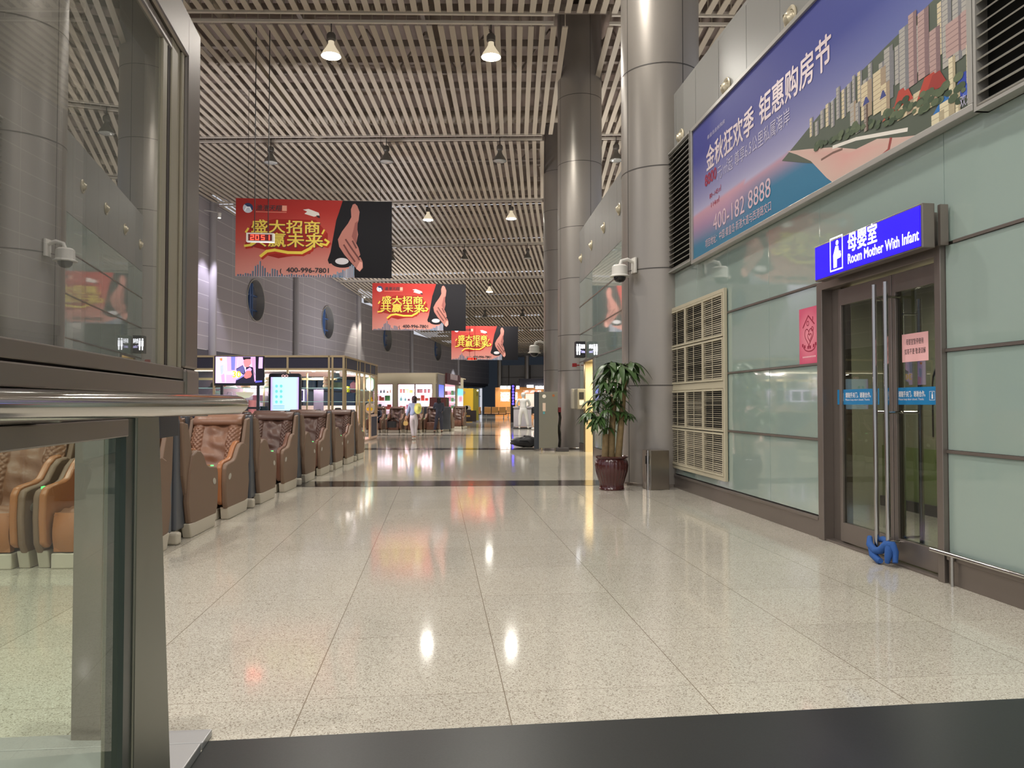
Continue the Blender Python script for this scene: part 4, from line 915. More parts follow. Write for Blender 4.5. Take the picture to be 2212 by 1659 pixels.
M_led = mat('red_led', (1, .02, .01), .4, emit=(1.0, .03, .015), estr=7); M_ledbk = mat('dark_red_filter', srgb(60, 8, 8), .25, emit=(.5, 0, 0), estr=.12)
SEG = {'0': 'abcdef', '1': 'bc', '2': 'abged', '5': 'afgcd'}
def clock(Y, l, r, t, b, label, ztop):
    p = atY(l, b, Y); q = atY(r, t, Y); w_ = q.x - p.x; h = q.z - p.z
    e = thing('digital_clock', label, 'clock', (p.x + w_ / 2, Y, p.z), 0)
    mb = MB(); mb.box((-w_ / 2, 0, 0), (w_ / 2, .1, h)); mb.box((-w_ / 2 - .01, -.02, h - .02), (w_ / 2 + .01, .11, h + .01)); mb.box((-w_ / 2 - .01, -.02, -.01), (w_ / 2 + .01, .11, .015)); mb.box((-w_ / 2 - .01, -.02, 0), (-w_ / 2 + .03, .11, h)); mb.box((w_ / 2 - .03, -.02, 0), (w_ / 2 + .01, .11, h)); mb.build('case', M_white, e)
    mb = MB(); mb.box((-w_ / 2 + .04, -.01, .02), (w_ / 2 - .04, -.002, h - .025)); mb.build('display_window', M_ledbk, e)
    dw, dh = w_ * .13, h * .62
    for i, ch in enumerate('2051'):
        x0 = -w_ / 2 + w_ * (.14 + .185 * i + (.03 if i > 1 else 0)); z0 = h * .18; mb = MB(); t_ = dw * .2
        Sg = {'a': ((x0, z0 + dh - t_), (x0 + dw, z0 + dh)), 'd': ((x0, z0), (x0 + dw, z0 + t_)), 'g': ((x0, z0 + dh / 2 - t_ / 2), (x0 + dw, z0 + dh / 2 + t_ / 2)), 'f': ((x0, z0 + dh / 2), (x0 + t_, z0 + dh)), 'e': ((x0, z0), (x0 + t_, z0 + dh / 2)), 'b': ((x0 + dw - t_, z0 + dh / 2), (x0 + dw, z0 + dh)), 'c': ((x0 + dw - t_, z0), (x0 + dw, z0 + dh / 2))}
        for k in SEG[ch]: a, c = Sg[k]; mb.box((a[0], -.016, a[1]), (c[0], -.011, c[1]))
        mb.build('digit', M_led, e)
    mb = MB()
    for f_ in (.27, .78): mb.cyl((-w_ / 2 + w_ * f_, .05, h), (-w_ / 2 + w_ * f_, .05, ztop - p.z), .012 * w_ / .7, n=6)
    mb.build('hanging_rod', M_cable, e); return e
clock(19.8, 533, 591, 505, 521, 'red digital clock showing 20 51 hanging in front of the nearest red banner', 10.9)
clock(47.0, 1008, 1031, 772, 778, 'tiny red digital clock hanging in front of the farthest red banner', 10.3)
#SECTION_FOREGLASS
PS = 0.4
def fl(y): return -(PS + .1616 * y) / .987      # lens-axis frame: lateral position of the glass plane at depth y
gp0 = CF(fl(1.5), 1.5); gdir = (CF(fl(2.5), 2.5) - gp0).normalized()
fg = thing('glass_partition', 'steel-framed glass partition with a polished rail in the left foreground', 'glass partition', gp0, atan2(-gdir.x, gdir.y))
def gy(y): return (y - 1.5) * (CF(fl(2.5), 2.5) - gp0).length
M_jamb = mat('warm_aluminium_jamb', srgb(176, 166, 146), .4, metal=.3); M_seal = mat('rubber_seal', srgb(62, 50, 44), .6)
M_upg = glassmat('coated_upper_glass', (.40, .42, .38), 5.5, dust=.22); M_log = glassmat('clear_green_glass', (.74, .86, .73), 1.35, dust=.04)
# upper frame
mb = MB()
mb.box((-.08, gy(1.53), 1.34), (.004, gy(1.635), 2.06)); mb.box((-.08, gy(.2), 1.967), (.004, gy(1.635), 2.06)); mb.box((-.05, gy(.2), 1.94), (-.004, gy(1.5), 1.967)); mb.box((-.08, gy(1.53), 1.28), (.008, gy(1.635), 1.34)); mb.build('upper_frame', M_dsteel, fg, bevel=.006)
mb = MB(); mb.box((-.02, gy(1.445), 1.34), (-.004, gy(1.50), 1.967)); mb.box((-.02, gy(1.395), 1.34), (-.006, gy(1.425), 1.967)); mb.box((-.02, gy(1.505), 1.34), (.0, gy(1.522), 1.967)); mb.build('jamb', M_jamb, fg, bevel=.002)
mb = MB(); mb.box((-.02, gy(1.427), 1.34), (-.006, gy(1.443), 1.967)); mb.box((-.03, gy(1.5), 1.34), (-.008, gy(1.535), 1.967)); mb.build('seal', M_seal, fg)
mb = MB(); mb.box((-.05, gy(.2), 1.288), (.004, gy(1.55), 1.315)); mb.box((-.05, gy(.2), 1.318), (.002, gy(1.53), 1.341)); mb.build('middle_rail', M_dsteel, fg, bevel=.002)
mb = MB(); mb.add([(-.010, gy(.2), 1.34), (-.010, gy(1.42), 1.34), (-.010, gy(1.42), 1.967), (-.010, gy(.2), 1.967)], [(0, 1, 2, 3)]); mb.build('upper_pane', M_upg, fg)
# lower frame
mb = MB(); mb.box((-.04, gy(.2), 1.218), (-.002, gy(1.22), 1.246)); mb.box((-.04, gy(.2), 1.246), (-.006, gy(1.3), 1.288)); mb.build('lower_rail', M_dsteel, fg, bevel=.002)
mb = MB()
mb.hexa([(-.05, gy(1.255), 0), (.0, gy(1.255), 0), (.0, gy(1.56), 0), (-.05, gy(1.56), 0), (-.05, gy(1.255), 1.29), (.0, gy(1.255), 1.29), (.0, gy(1.37), 1.29), (-.05, gy(1.37), 1.29)]); mb.build('lower_post', mat('grey_green_steel', srgb(120, 122, 112), .35, metal=.8), fg, bevel=.003)
mb = MB(); mb.box((-.03, gy(1.215), 0), (-.004, gy(1.255), 1.246)); mb.build('seal', mat('dark_green_seal', srgb(40, 52, 50), .3), fg)
mb = MB(); mb.add([(-.012, gy(.2), 0), (-.012, gy(1.215), 0), (-.012, gy(1.215), 1.218), (-.012, gy(.2), 1.218)], [(0, 1, 2, 3)]); mb.build('lower_pane', M_log, fg)
mb = MB(); mb.box((-.2, gy(1.56), 1.2), (-.05, gy(1.70), 3.6)); mb.build('dark_mullion', mat('dark_mullion', srgb(46, 46, 52), .5), fg)
inv = Matrix.Translation(gp0) @ Matrix.Rotation(atan2(-gdir.x, gdir.y), 4, 'Z'); inv = inv.inverted()
pA = inv @ CF(-.519, .4, CAMZ - .002); pB = inv @ CF(-.535, 1.48, CAMZ - .002)
mb = MB(); prof_n = 28; dd = (pB - pA).normalized(); sd = dd.cross(Vector((0, 0, 1))).normalized(); vs = []; fs = []
def barsec(a): return (0.026 * cos(a), 0.018 * sin(a))
rings = [(pA, 1), (pB, 1), (pB + dd * .012, .93), (pB + dd * .02, .7), (pB + dd * .022, .3)]
for p_, sc_ in rings:
    for k in range(prof_n): a = 2 * pi * k / prof_n; x_, z_ = barsec(a); vs.append(p_ + sd * x_ * sc_ + Vector((0, 0, z_ * sc_)))
for r_ in range(len(rings) - 1):
    for k in range(prof_n): j = (k + 1) % prof_n; fs.append((r_ * prof_n + k, r_ * prof_n + j, (r_ + 1) * prof_n + j, (r_ + 1) * prof_n + k))
fs.append(tuple(len(vs) - prof_n + k for k in range(prof_n))); mb.add(vs, fs); mb.build('bumper_rail', M_chrome, fg, smooth=50)
mb = MB()
for y in (.9, 1.35):
    p_ = inv @ CF(-.526 - .0148 * (y - .8), y, CAMZ - .01); mb.cyl(p_, (-.02, p_.y, p_.z), .012, n=10)
mb.build('rail_bracket', M_dsteel, fg)
sp = CF(-1.575, 2.92); e = thing('steel_post', 'square stainless post standing on the floor behind the lower glass', 'post', sp, -YAW)
mb = MB(); mb.box((-.055, -.05, 0), (.055, .05, 1.22)); mb.box((-.08, -.07, 0), (.08, .07, .012)); mb.build('shaft', M_steel, e, bevel=.004)
mb = MB(); mb.cyl((.055, 0, .06), (.095, 0, .06), .03, n=12); mb.build('pivot', M_steel, e)
#SECTION_CHAIRS
M_lea = mat('tan_leather', srgb(138, 100, 78), .40, noise=.10, nscale=6, bump=.25, bscale=35); M_leb = mat('orange_tan_leather', srgb(166, 108, 68), .38, noise=.08, nscale=5)
M_shell = mat('brown_grey_shell', srgb(122, 98, 80), .55); M_rear = mat('grey_blue_shell', srgb(92, 95, 102), .4); M_foot = mat('chair_foot_white', srgb(196, 188, 172), .45); M_dk = mat('dark_trim', srgb(56, 54, 58), .5)
M_grn = mat('green_led', (.1, 1, .2), emit=(.2, 1, .3), estr=1.0); M_logo = mat('silver_emblem', srgb(200, 196, 186), .3, metal=.5)
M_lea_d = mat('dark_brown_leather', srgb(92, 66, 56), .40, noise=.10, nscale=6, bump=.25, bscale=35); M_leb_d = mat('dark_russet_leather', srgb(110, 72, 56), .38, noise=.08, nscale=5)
def make_chair(M_lea=M_lea, M_leb=M_leb):
    e = thing('massage_chair', 'x', 'massage chair')
    HWd = .355
    # backrest: centre panel plus two quilted side bolsters on a reclined slab
    def br(u, v, face):
        x = (u - .5) * .56; z = .40 + v * .74; y = .58 + v * .32 - .05 * sin(pi * v)
        if face:
            side = max(0, (abs(u - .5) - .24) / .26); bulge = .035 * sin(pi * min(1, side * 1.1)) if abs(u - .5) > .24 else .012 * cos(u * 9) * sin(v * 14)
            if abs(u - .5) > .26 and v < .80:
                a = (x * 1.0 + z) * 62; b = (x - z) * 62; bulge += .016 * abs(sin(a)) * abs(sin(b))
            if v > .83: t = (v - .83) / .17; bulge = .07 * sin(pi * min(1, t * .95 + .03)) ** .5
            elif abs(u - .5) < .24:
                bulge += .010 * sin(v * 31 + u * 6) * (1 - abs(u - .5) * 3) + .012 * sin(u * 22 + v * 5) * v
            y -= bulge + .02
            y += .05 * (2 * abs(u - .5)) ** 6
        else: y += .14
        return (x, y, z)
    mb = MB(); mb.grid(lambda u, v: br(u, v, 1), 84, 110); mb.grid(lambda u, v: br(u, v, 0), 6, 10)
    for uu in (0, 1): mb.grid(lambda t, v: tuple(lerp(br(uu, v, 1), br(uu, v, 0), t)), 2, 40)
    for vv in (0, 1): mb.grid(lambda t, u: tuple(lerp(br(u, vv, 1), br(u, vv, 0), t)), 2, 30)
    b = mb.build('backrest', M_lea, e, smooth=50)
    mb = MB()
    for k in range(3): mb.box((-.035 + k * .03, .72, 1.02), (-.02 + k * .03, .80, 1.05))
    # seat with cushion folds
    def st(u, v): x = (u - .5) * .46; y = .06 + v * .56; z = .42 + .03 * sin(pi * min(1, v * 1.2)) - .02 * abs(u - .5) + .006 * sin(v * 26 + u * 5); return (x, y, z)
    mb = MB(); mb.grid(st, 24, 24); mb.box((-.23, .08, .28), (.23, .62, .40)); mb.build('seat', M_lea, e, smooth=60)
    def lr(u, v): x = (u - .5) * .45; z = .13 + v * .30; y = .06 - .035 * sin(pi * v) + .012 * cos((u - .5) * 12.5); return (x, y, z)
    mb = MB(); mb.grid(lr, 20, 16); mb.box((-.225, .06, .13), (.225, .12, .41)); mb.build('leg_rest', M_leb, e, smooth=60)
    mb = MB(); mb.box((-.24, .05, 0), (.24, .98, .12)); mb.build('plinth', M_foot, e, bevel=.01)
    mb = MB(); mb.box((-.22, .6, .1), (.22, .95, .45)); mb.hexa([(-.3, .78, .1), (.3, .78, .1), (.3, 1.06, .1), (-.3, 1.06, .1), (-.3, .97, 1.13), (.3, .97, 1.13), (.3, 1.07, 1.13), (-.3, 1.07, 1.13)]); mb.build('rear_shell', M_rear, e, bevel=.02)
    out = [(.06, .12), (.01, .2), (-.01, .4), (.0, .56), (.03, .605), (.09, .62), (.28, .635), (.36, .66), (.46, .76), (.55, .81), (.66, .82), (.78, .78), (.86, .6), (.90, .35), (.84, .14), (.7, .12)]
    for sg_ in (-1, 1):
        xo, xi = sg_ * HWd, sg_ * (HWd - .085)
        mb = MB(); mb.prism(out, min(xo, xi + sg_ * .03), max(xo, xi + sg_ * .03), 'x'); a = mb.build('armrest', M_shell, e, bevel=.016, smooth=40)
        mb = MB(); pad = [(.0, .2), (-.02, .4), (-.01, .575), (.03, .625), (.09, .64), (.28, .655), (.35, .675), (.46, .78), (.55, .83), (.66, .84), (.66, .6), (.4, .40), (.06, .16)]
        mb.prism(pad, min(xi - sg_ * .02, xi + sg_ * .035), max(xi - sg_ * .02, xi + sg_ * .035), 'x'); mb.build('arm_pad', M_leb, a, bevel=.014, smooth=40)
        if sg_ == -1: mb = MB(); mb.box((-HWd + .03, .06, .612), (-HWd + .055, .10, .632)); mb.build('control_light', M_grn, a)
        mb = MB(); n = 14; mb.add([(sg_ * (HWd + .0015), .13 + .05 * cos(2 * pi * k / n) + .012 * sin(2 * pi * k / n), .47 + .035 * sin(2 * pi * k / n)) for k in range(n)], [tuple(range(n))]); mb.build('emblem', M_logo, a)
        mb = MB(); mb.hexa([(min(xo, xi), .1, 0), (max(xo, xi), .1, 0), (max(xo, xi), .8, 0), (min(xo, xi), .8, 0), (min(xo, xi), .06, .14), (max(xo, xi), .06, .14), (max(xo, xi), .86, .14), (min(xo, xi), .86, .14)]); mb.build('arm_foot', M_foot, e, bevel=.01)
        mb = MB(); mb.prism([(.62, .45), (.74, .8), (.86, 1.08), (.99, 1.1), (.96, .6), (.86, .35)], min(sg_ * .29, sg_ * .335), max(sg_ * .29, sg_ * .335), 'x'); mb.build('wing', M_shell, e, bevel=.012)
    mb = MB(); mb.box((HWd - .1, 1.0, 0), (HWd + .02, 1.1, .11)); mb.build('castor_block', M_foot, e, bevel=.02)
    return e
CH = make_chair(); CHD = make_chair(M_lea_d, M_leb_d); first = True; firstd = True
rows = [6.12, 8.55, 11.1, 13.6, 16.1]
rown = ['nearest row', 'second row', 'third row', 'fourth row', 'fifth row']
cpos = ['on the aisle end', 'one in from the aisle', 'two in from the aisle', 'three in from the aisle']
for r_, s_ in enumerate(rows):
    for c_ in range(4 if r_ == 0 else 2):
        for back in (0, 1):
            if back and c_ > 1: continue
            x = -2.79 - .77 * c_; lab = 'tan massage chair facing %s, %s from the camera, %s' % ('away' if back else 'the camera', rown[r_], cpos[c_])
            rz = ROT(s_) + (pi if back else 0); sp_ = W(x, s_ + (2.16 if back else 0))
            if first: CH.location = sp_; CH.rotation_euler = (0, 0, rz); CH['label'] = lab; o = CH; first = False
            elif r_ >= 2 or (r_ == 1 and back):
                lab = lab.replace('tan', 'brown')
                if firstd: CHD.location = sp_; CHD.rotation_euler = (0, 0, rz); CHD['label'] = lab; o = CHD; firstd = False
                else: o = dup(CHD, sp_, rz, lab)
            else: o = dup(CH, sp_, rz, lab)
            o['group'] = 'massage chairs in the left seating block'
# group by the far shop
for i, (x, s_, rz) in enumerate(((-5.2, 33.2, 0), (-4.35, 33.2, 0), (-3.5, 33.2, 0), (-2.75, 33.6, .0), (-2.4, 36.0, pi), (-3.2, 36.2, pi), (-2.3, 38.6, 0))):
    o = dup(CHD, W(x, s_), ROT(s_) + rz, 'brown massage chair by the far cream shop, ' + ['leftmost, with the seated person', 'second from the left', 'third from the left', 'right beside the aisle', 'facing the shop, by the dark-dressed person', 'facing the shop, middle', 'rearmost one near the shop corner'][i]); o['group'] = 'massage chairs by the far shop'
#SECTION_TV
M_tvb = mat('tv_plastic', srgb(26, 24, 34), .35); M_scr = printmat('tv_picture', .4, emit=1.15)
tvp = atY(462, 833, 18.6); tvq = atY(571, 769, 18.6); TW, TH = tvq.x - tvp.x, tvq.z - tvp.z
tv = bpy.data.objects.new('television', None); COL.objects.link(tv); tv.location = tvp; tv.rotation_euler = (pi / 2, 0, 0); tag(tv, 'television on a black stand showing a man in a dark suit, behind the massage chairs', 'television')
mb = MB(); mb.box((0, 0, -.06), (TW, TH, 0)); mb.build('housing', M_tvb, tv, bevel=.01)
mb = MB(); bx = .03; 
def T(px, py): # crop pixels (410,760)+/11.85
    X = 410 + px / 11.85; Y = 760 + py / 11.85; return ((X - 462) / 109. * TW, (833 - Y) / 64. * TH)
def tp(pts, col, z): mb.flat([T(*p) for p in pts], col, z)
LV, LV2, PKK = S(232, 196, 255), S(204, 170, 240), S(250, 180, 250)
tp([(655, 130), (1885, 130), (1885, 800), (655, 800)], S(20, 18, 30), .001); tp([(655, 130), (1680, 130), (1690, 800), (655, 800)], LV, .002)
tp([(940, 130), (1220, 130), (1200, 480), (960, 500)], LV2, .003); tp([(1050, 130), (1160, 130), (1150, 470), (1060, 470)], S(120, 120, 200), .004); tp([(1220, 130), (1360, 130), (1380, 330), (1230, 420)], PKK, .003); tp([(1560, 140), (1680, 140), (1670, 520), (1600, 420)], S(214, 150, 190), .003)
tp([(930, 590), (1190, 600), (1190, 790), (930, 790)], S(212, 170, 236), .003); tp([(800, 600), (880, 560), (900, 780), (820, 780)], S(244, 160, 200), .004); tp([(770, 360), (860, 340), (850, 560), (790, 600)], S(180, 190, 232), .003); tp([(750, 180), (820, 160), (830, 220), (790, 245)], S(230, 130, 70), .004)
tp([(1180, 440), (1350, 340), (1500, 370), (1620, 400), (1670, 560), (1690, 800), (1170, 800), (1190, 700), (1380, 600)], S(34, 30, 50), .005); tp([(1180, 470), (1340, 350), (1400, 400), (1400, 560), (1230, 520)], S(96, 92, 150), .006); tp([(1350, 330), (1440, 380), (1430, 560), (1400, 420)], S(220, 210, 250), .007)
tp([(1390, 190), (1560, 190), (1570, 300), (1500, 390), (1400, 390), (1370, 260)], S(240, 132, 140), .007); tp([(1350, 135), (1560, 135), (1560, 190), (1450, 190), (1370, 215)], S(30, 26, 36), .008)
tp([(1170, 720), (1390, 570), (1420, 610), (1210, 725)], S(140, 130, 214), .008); tp([(1400, 580), (1450, 490), (1560, 480), (1590, 580), (1560, 650), (1450, 685), (1390, 650)], S(246, 120, 120), .009); tp([(1430, 470), (1540, 400), (1590, 450), (1560, 520), (1450, 540)], S(206, 160, 230), .0085)
tp([(1620, 400), (1700, 740), (1690, 760), (1660, 760)], S(210, 160, 200), .009); tp([(1690, 130), (1885, 130), (1885, 800), (1700, 800)], S(22, 18, 30), .0095); tp([(1770, 140), (1870, 140), (1865, 425), (1760, 425)], S(226, 176, 255), .010); tp([(1670, 740), (1860, 730), (1860, 770), (1690, 790)], S(90, 90, 190), .010)
mb.build('screen', M_scr, tv, ink=True)
o = text('subtitle_number', '30', .20, mat('yellow_lit', (1, .6, 0), emit=(1, .62, .05), estr=1.1), tv, (*T(1085, 650), .012), fat=.006)
mb = MB()
for px in (478, 557):
    x = (px - 462) / 109. * TW; mb.box((x - .03, -tvp.z + .02, -.09), (x + .03, .1, -.03))
mb.box((.05, -tvp.z + .0, -.3), (TW - .05, -tvp.z + .04, .2)); mb.box((.1, -.55, -.1), (TW - .1, -.5, -.04)); mb.build('stand', M_tvb, tv)
# vertical display
kp = atY(580, 890, 19.4); kq = atY(650, 807, 19.4); KW = kq.x - kp.x
kd = bpy.data.objects.new('advertising_display', None); COL.objects.link(kd); kd.location = (kp.x, 19.4, 0); kd.rotation_euler = (pi / 2, 0, 0); tag(kd, 'upright advertising display with a glowing pale cyan screen behind the massage chairs', 'display')
mb = MB(); mb.prism(rrect(0, .05, KW, kq.z, .06), -.12, 0, 'z'); mb.box((-.05, 0, -.3), (KW + .05, .06, .15)); mb.build('housing', M_tvb, kd)
mb = MB(); z0, z1 = .55, kq.z - .09
def sc_(u, v): return lerp(S(200, 160, 255), S(196, 236, 255), min(1, min(u, 1 - u) * 9)) if True else 0
mb.grid(lambda u, v: (.05 + u * (KW - .1), z0 + v * (z1 - z0), .004), 20, 6, sc_); gx0 = .05
for r_ in range(4):
    for c_ in range(2): x = .16 + c_ * .11; y = z1 - .22 - r_ * .13; mb.flat(disc(x + .03, y, .034, .038, 10), S(120, 220, 220), .006)
for r_ in range(2):
    for k in range(9): mb.flat([(.12 + k * .03, z1 - .72 - r_ * .05), (.14 + k * .03, z1 - .72 - r_ * .05), (.14 + k * .03, z1 - .70 - r_ * .05), (.12 + k * .03, z1 - .70 - r_ * .05)], S(110, 150, 190), .006)
mb.build('screen', printmat('display_picture', .4, emit=.8), kd, ink=True)
mb = MB()
for cx_ in (-.04, .04):
    for q in stroke([(KW / 2 + cx_ + .035 * cos(2 * pi * k / 14), kq.z - .06 + .025 * sin(2 * pi * k / 14)) for k in range(15)], .01): mb.flat(q, None, .006, [(1, 1, 1, 1)] * 4)
mb.build('emblem', mat('pink_lit', (1, .5, .5), emit=(1, .6, .6), estr=1.0), kd)
#SECTION_KIOSK
M_clear = glassmat('clear_glass', (.93, .96, .95), 1.25); M_shelf = mat('glass_shelf_edge', srgb(170, 210, 205), .1, emit=(.5, .75, .75), estr=.25)
KS0, KS1, KX0, KX1, KZ = 22.3, 27.75, -9.6, -3.8, 2.67
kio = hthing('display_kiosk', 'glass shop kiosk with champagne frame and dark navy fascia behind the massage chairs', 'kiosk', KX1, KS0)
Kt = lambda x, s_: (x - KX1, s_ - KS0)      # local x right, y deeper
mb = MB(); KL = KX1 - KX0; KD = KS1 - KS0
mb.box((-KL, -.0, 0), (0, KD, .07)); mb.build('platform', mat('pink_platform', srgb(206, 176, 160), .4), kio)
fx = [-KL, -3.84 - .0, -2.0 + .0, -.66, -.60, 0.0]; fx = [-KL, -4.9, -3.72, -1.63, -.42, -.33, 0.0]
fxs = [-5.8, -3.75, -1.62, -.42, -.32, 0]
mb = MB(); p_ = .03
for x in fxs: mb.box((x - p_, -p_, .07), (x + p_, p_, KZ))
for y in (.25, 1.9, 2.3, 3.1, 4.1, KD - .3, KD): mb.box((-p_, y - p_, .07), (p_, y + p_, KZ))
for z in (KZ - .03, 2.27): mb.box((-KL, -p_, z - .03), (0, p_, z + .03)); mb.box((-p_, 0, z - .03), (p_, KD, z + .03))
mb.box((-KL, -p_ + .01, 2.24), (0, .1, 2.27)); mb.box((-KL, .9, 1.98), (-.4, .95, 2.05)); mb.box((-KL, -.02, 1.0), (0, .02, 1.05))
for x in (-5.2, -3.2, -2.6, -1.3): mb.box((x - .02, .9, 0), (x + .02, .94, 2.2))
mb.build('frame', M_gold, kio, bevel=.004)
mb = MB(); mb.box((-KL, -.012, 2.30), (0, .012, KZ - .06)); mb.box((-.012, 0, 2.30), (.012, KD, KZ - .06)); mb.build('fascia', M_navy, kio)
mb = MB(); mb.box((-KL, 1.2, 1.05), (-1.9, 1.24, 2.24)); mb.box((-1.2, 1.3, .8), (-.9, 1.34, 1.7)); mb.build('rear_panel', mat('purple_grey_panel', srgb(86, 78, 98), .6), kio)
for a_, b_ in (((-KL, .0, .1), (0, .03, 1.0)), ((-.01, KD - 1.25, .14), (.03, KD - .1, .82)), ((-.01, .3, .1), (.02, 1.8, .95))): mb = MB(); mb.box(a_, b_); mb.build('base_panel', M_navy, kio)
mb = MB(); 
for a, b in (((-.02, KD - 1.3, .09), (.035, KD - 1.22, .9)), ((-.02, KD - .12, .09), (.035, KD - .04, .9)), ((-.02, KD - 1.3, .82), (.035, KD - .04, .9)), ((-.02, KD - 1.3, .07), (.035, KD - .04, .14))): mb.box(a, b)
mb.build('base_panel_frame', mat('pinkish_frame', srgb(224, 190, 168), .4), kio)
mb = MB()
for z in (1.32, 1.72): mb.box((-KL, .05, z), (-.05, .85, z + .015)); mb.box((-.45, .05, z), (-.04, KD - .1, z + .015))
mb.build('shelf', M_shelf, kio)
mb = MB(); mb.box((-KL, -.006, 1.05), (-.02, .0, 2.24)); mb.build('glazing', M_clear, kio)
M_strip = mat('warm_light_strip', (1, 1, 1), emit=(1, .82, .6), estr=5.0)
mb = MB(); mb.box((-KL, .02, 2.215), (-.45, .05, 2.235)); mb.build('light_strip', M_strip, kio)
mb = MB()
for x, y in ((-.5, .6), (-.45, 1.2), (-.3, 2.1), (-.3, 2.6), (-.3, 3.4), (-.3, 4.3), (-.25, 4.9), (-1.0, .5)): mb.cyl((x, y, 2.22), (x, y, 2.24), .05, n=10)
mb.build('downlight', mat('downlight_glow', (1, 1, 1), emit=(1, .9, .85), estr=14), kio)
mb = MB(); mb.box((-KL, .1, 2.24), (0, KD, 2.27)); mb.build('ceiling_panel', mat('kiosk_soffit', srgb(190, 170, 170), .5), kio)
mb = MB(); mb.box((-KL, KD - .05, .07), (-.6, KD, 1.2)); mb.build('back_wall', mat('kiosk_back', srgb(196, 186, 176), .6), kio)
for x, y, en, c in ((-3, .8, 110, (1, .85, .68)), (-.9, 1.0, 60, (1, .86, .8)), (-.6, 3.6, 90, (1, .85, .9))): alight('kiosk_light', (x, y, 2.2), .5, en * 2.4, c, kio)
# small lit case inside the kiosk
cs = hthing('lit_jewel_case', 'small square jewel case outlined in violet light standing inside the kiosk', 'display case', KX1 - 2.0 + .3, KS0 + .6, 1.335)
mb = MB()
for a, b in (((-.4, -.02, 0), (-.37, .02, .36)), ((-.02, -.02, 0), (.01, .02, .36)), ((.37, -.02, 0), (.4, .02, .36)), ((-.4, -.02, .33), (.4, .02, .36)), ((-.4, -.02, 0), (.4, .02, .02))): mb.box(a, b)
mb.build('lit_frame', mat('violet_lit', (1, .8, 1), emit=(1, .7, 1), estr=1.6), cs)
mb = MB(); mb.box((-.4, .1, 0), (.4, .3, .36)); mb.build('box_body', mat('violet_inside', srgb(60, 50, 90), .5), cs)
# goods on the kiosk shelves
def soft(name, label, cat, x, s_, z, size, m, kind='pile', group='goods on the kiosk shelves'):
    e = hthing(name, label, cat, x, s_, z, 0, group); a, b, c = size
    mb = MB()
    if kind == 'pile':
        n = 3
        for k in range(n): mb.grid(lambda u, v, k=k: (a * (.5 - .04 * k) * (1 + .06 * sin(v * 17 + k)) * cos(2 * pi * u) * abs(sin(pi * v)) ** .4, b * .5 * sin(2 * pi * u) * abs(sin(pi * v)) ** .4, c * (k + .5 - .5 * cos(pi * v)) / n), 18, 8)
    elif kind == 'hat': mb.lathe([(0, c), (.25 * a, c * .95), (.32 * a, c * .6), (.33 * a, c * .25), (.5 * a, c * .12), (.52 * a, 0), (.3 * a, .01)], n=20)
    elif kind == 'bag':
        mb.prism([(-a / 2, 0), (a / 2, 0), (a * .42, c * .62), (-a * .42, c * .62)], -b / 2, b / 2, 'y'); mb.tube([(-a * .28, 0, c * .6), (-a * .2, 0, c * .95), (a * .2, 0, c * .95), (a * .28, 0, c * .6)], .012, 6)
    elif kind == 'box': mb.box((-a / 2, -b / 2, 0), (a / 2, b / 2, c)); mb.box((-a / 2 - .004, -b / 2 - .004, c * .7), (a / 2 + .004, b / 2 + .004, c))
    elif kind == 'roll': mb.cyl((0, 0, 0), (0, 0, c), a / 2, n=18)
    elif kind == 'toy': mb.ball((0, 0, c * .35), (a / 2, b / 2, c * .36)); mb.ball((0, 0, c * .8), (a * .32, b * .32, c * .22)); mb.ball((a * .22, 0, c * .98), a * .1, 8, 6); mb.ball((-a * .22, 0, c * .98), a * .1, 8, 6)
    elif kind == 'pack':
        mb.prism(rrect(-a / 2, 0, a / 2, c, a * .42), -b / 2, b / 2, 'y'); mb.tube([(-a * .12, 0, c), (0, 0, c * 1.12), (a * .12, 0, c)], .012, 6)
    body = mb.build('body', m, e, smooth=50)
    return e
def cl_(n, *c, **k): return MATS[n] if n in MATS else mat(n, srgb(*c), .7, **k)
kz1, kz2 = 1.735, 1.335
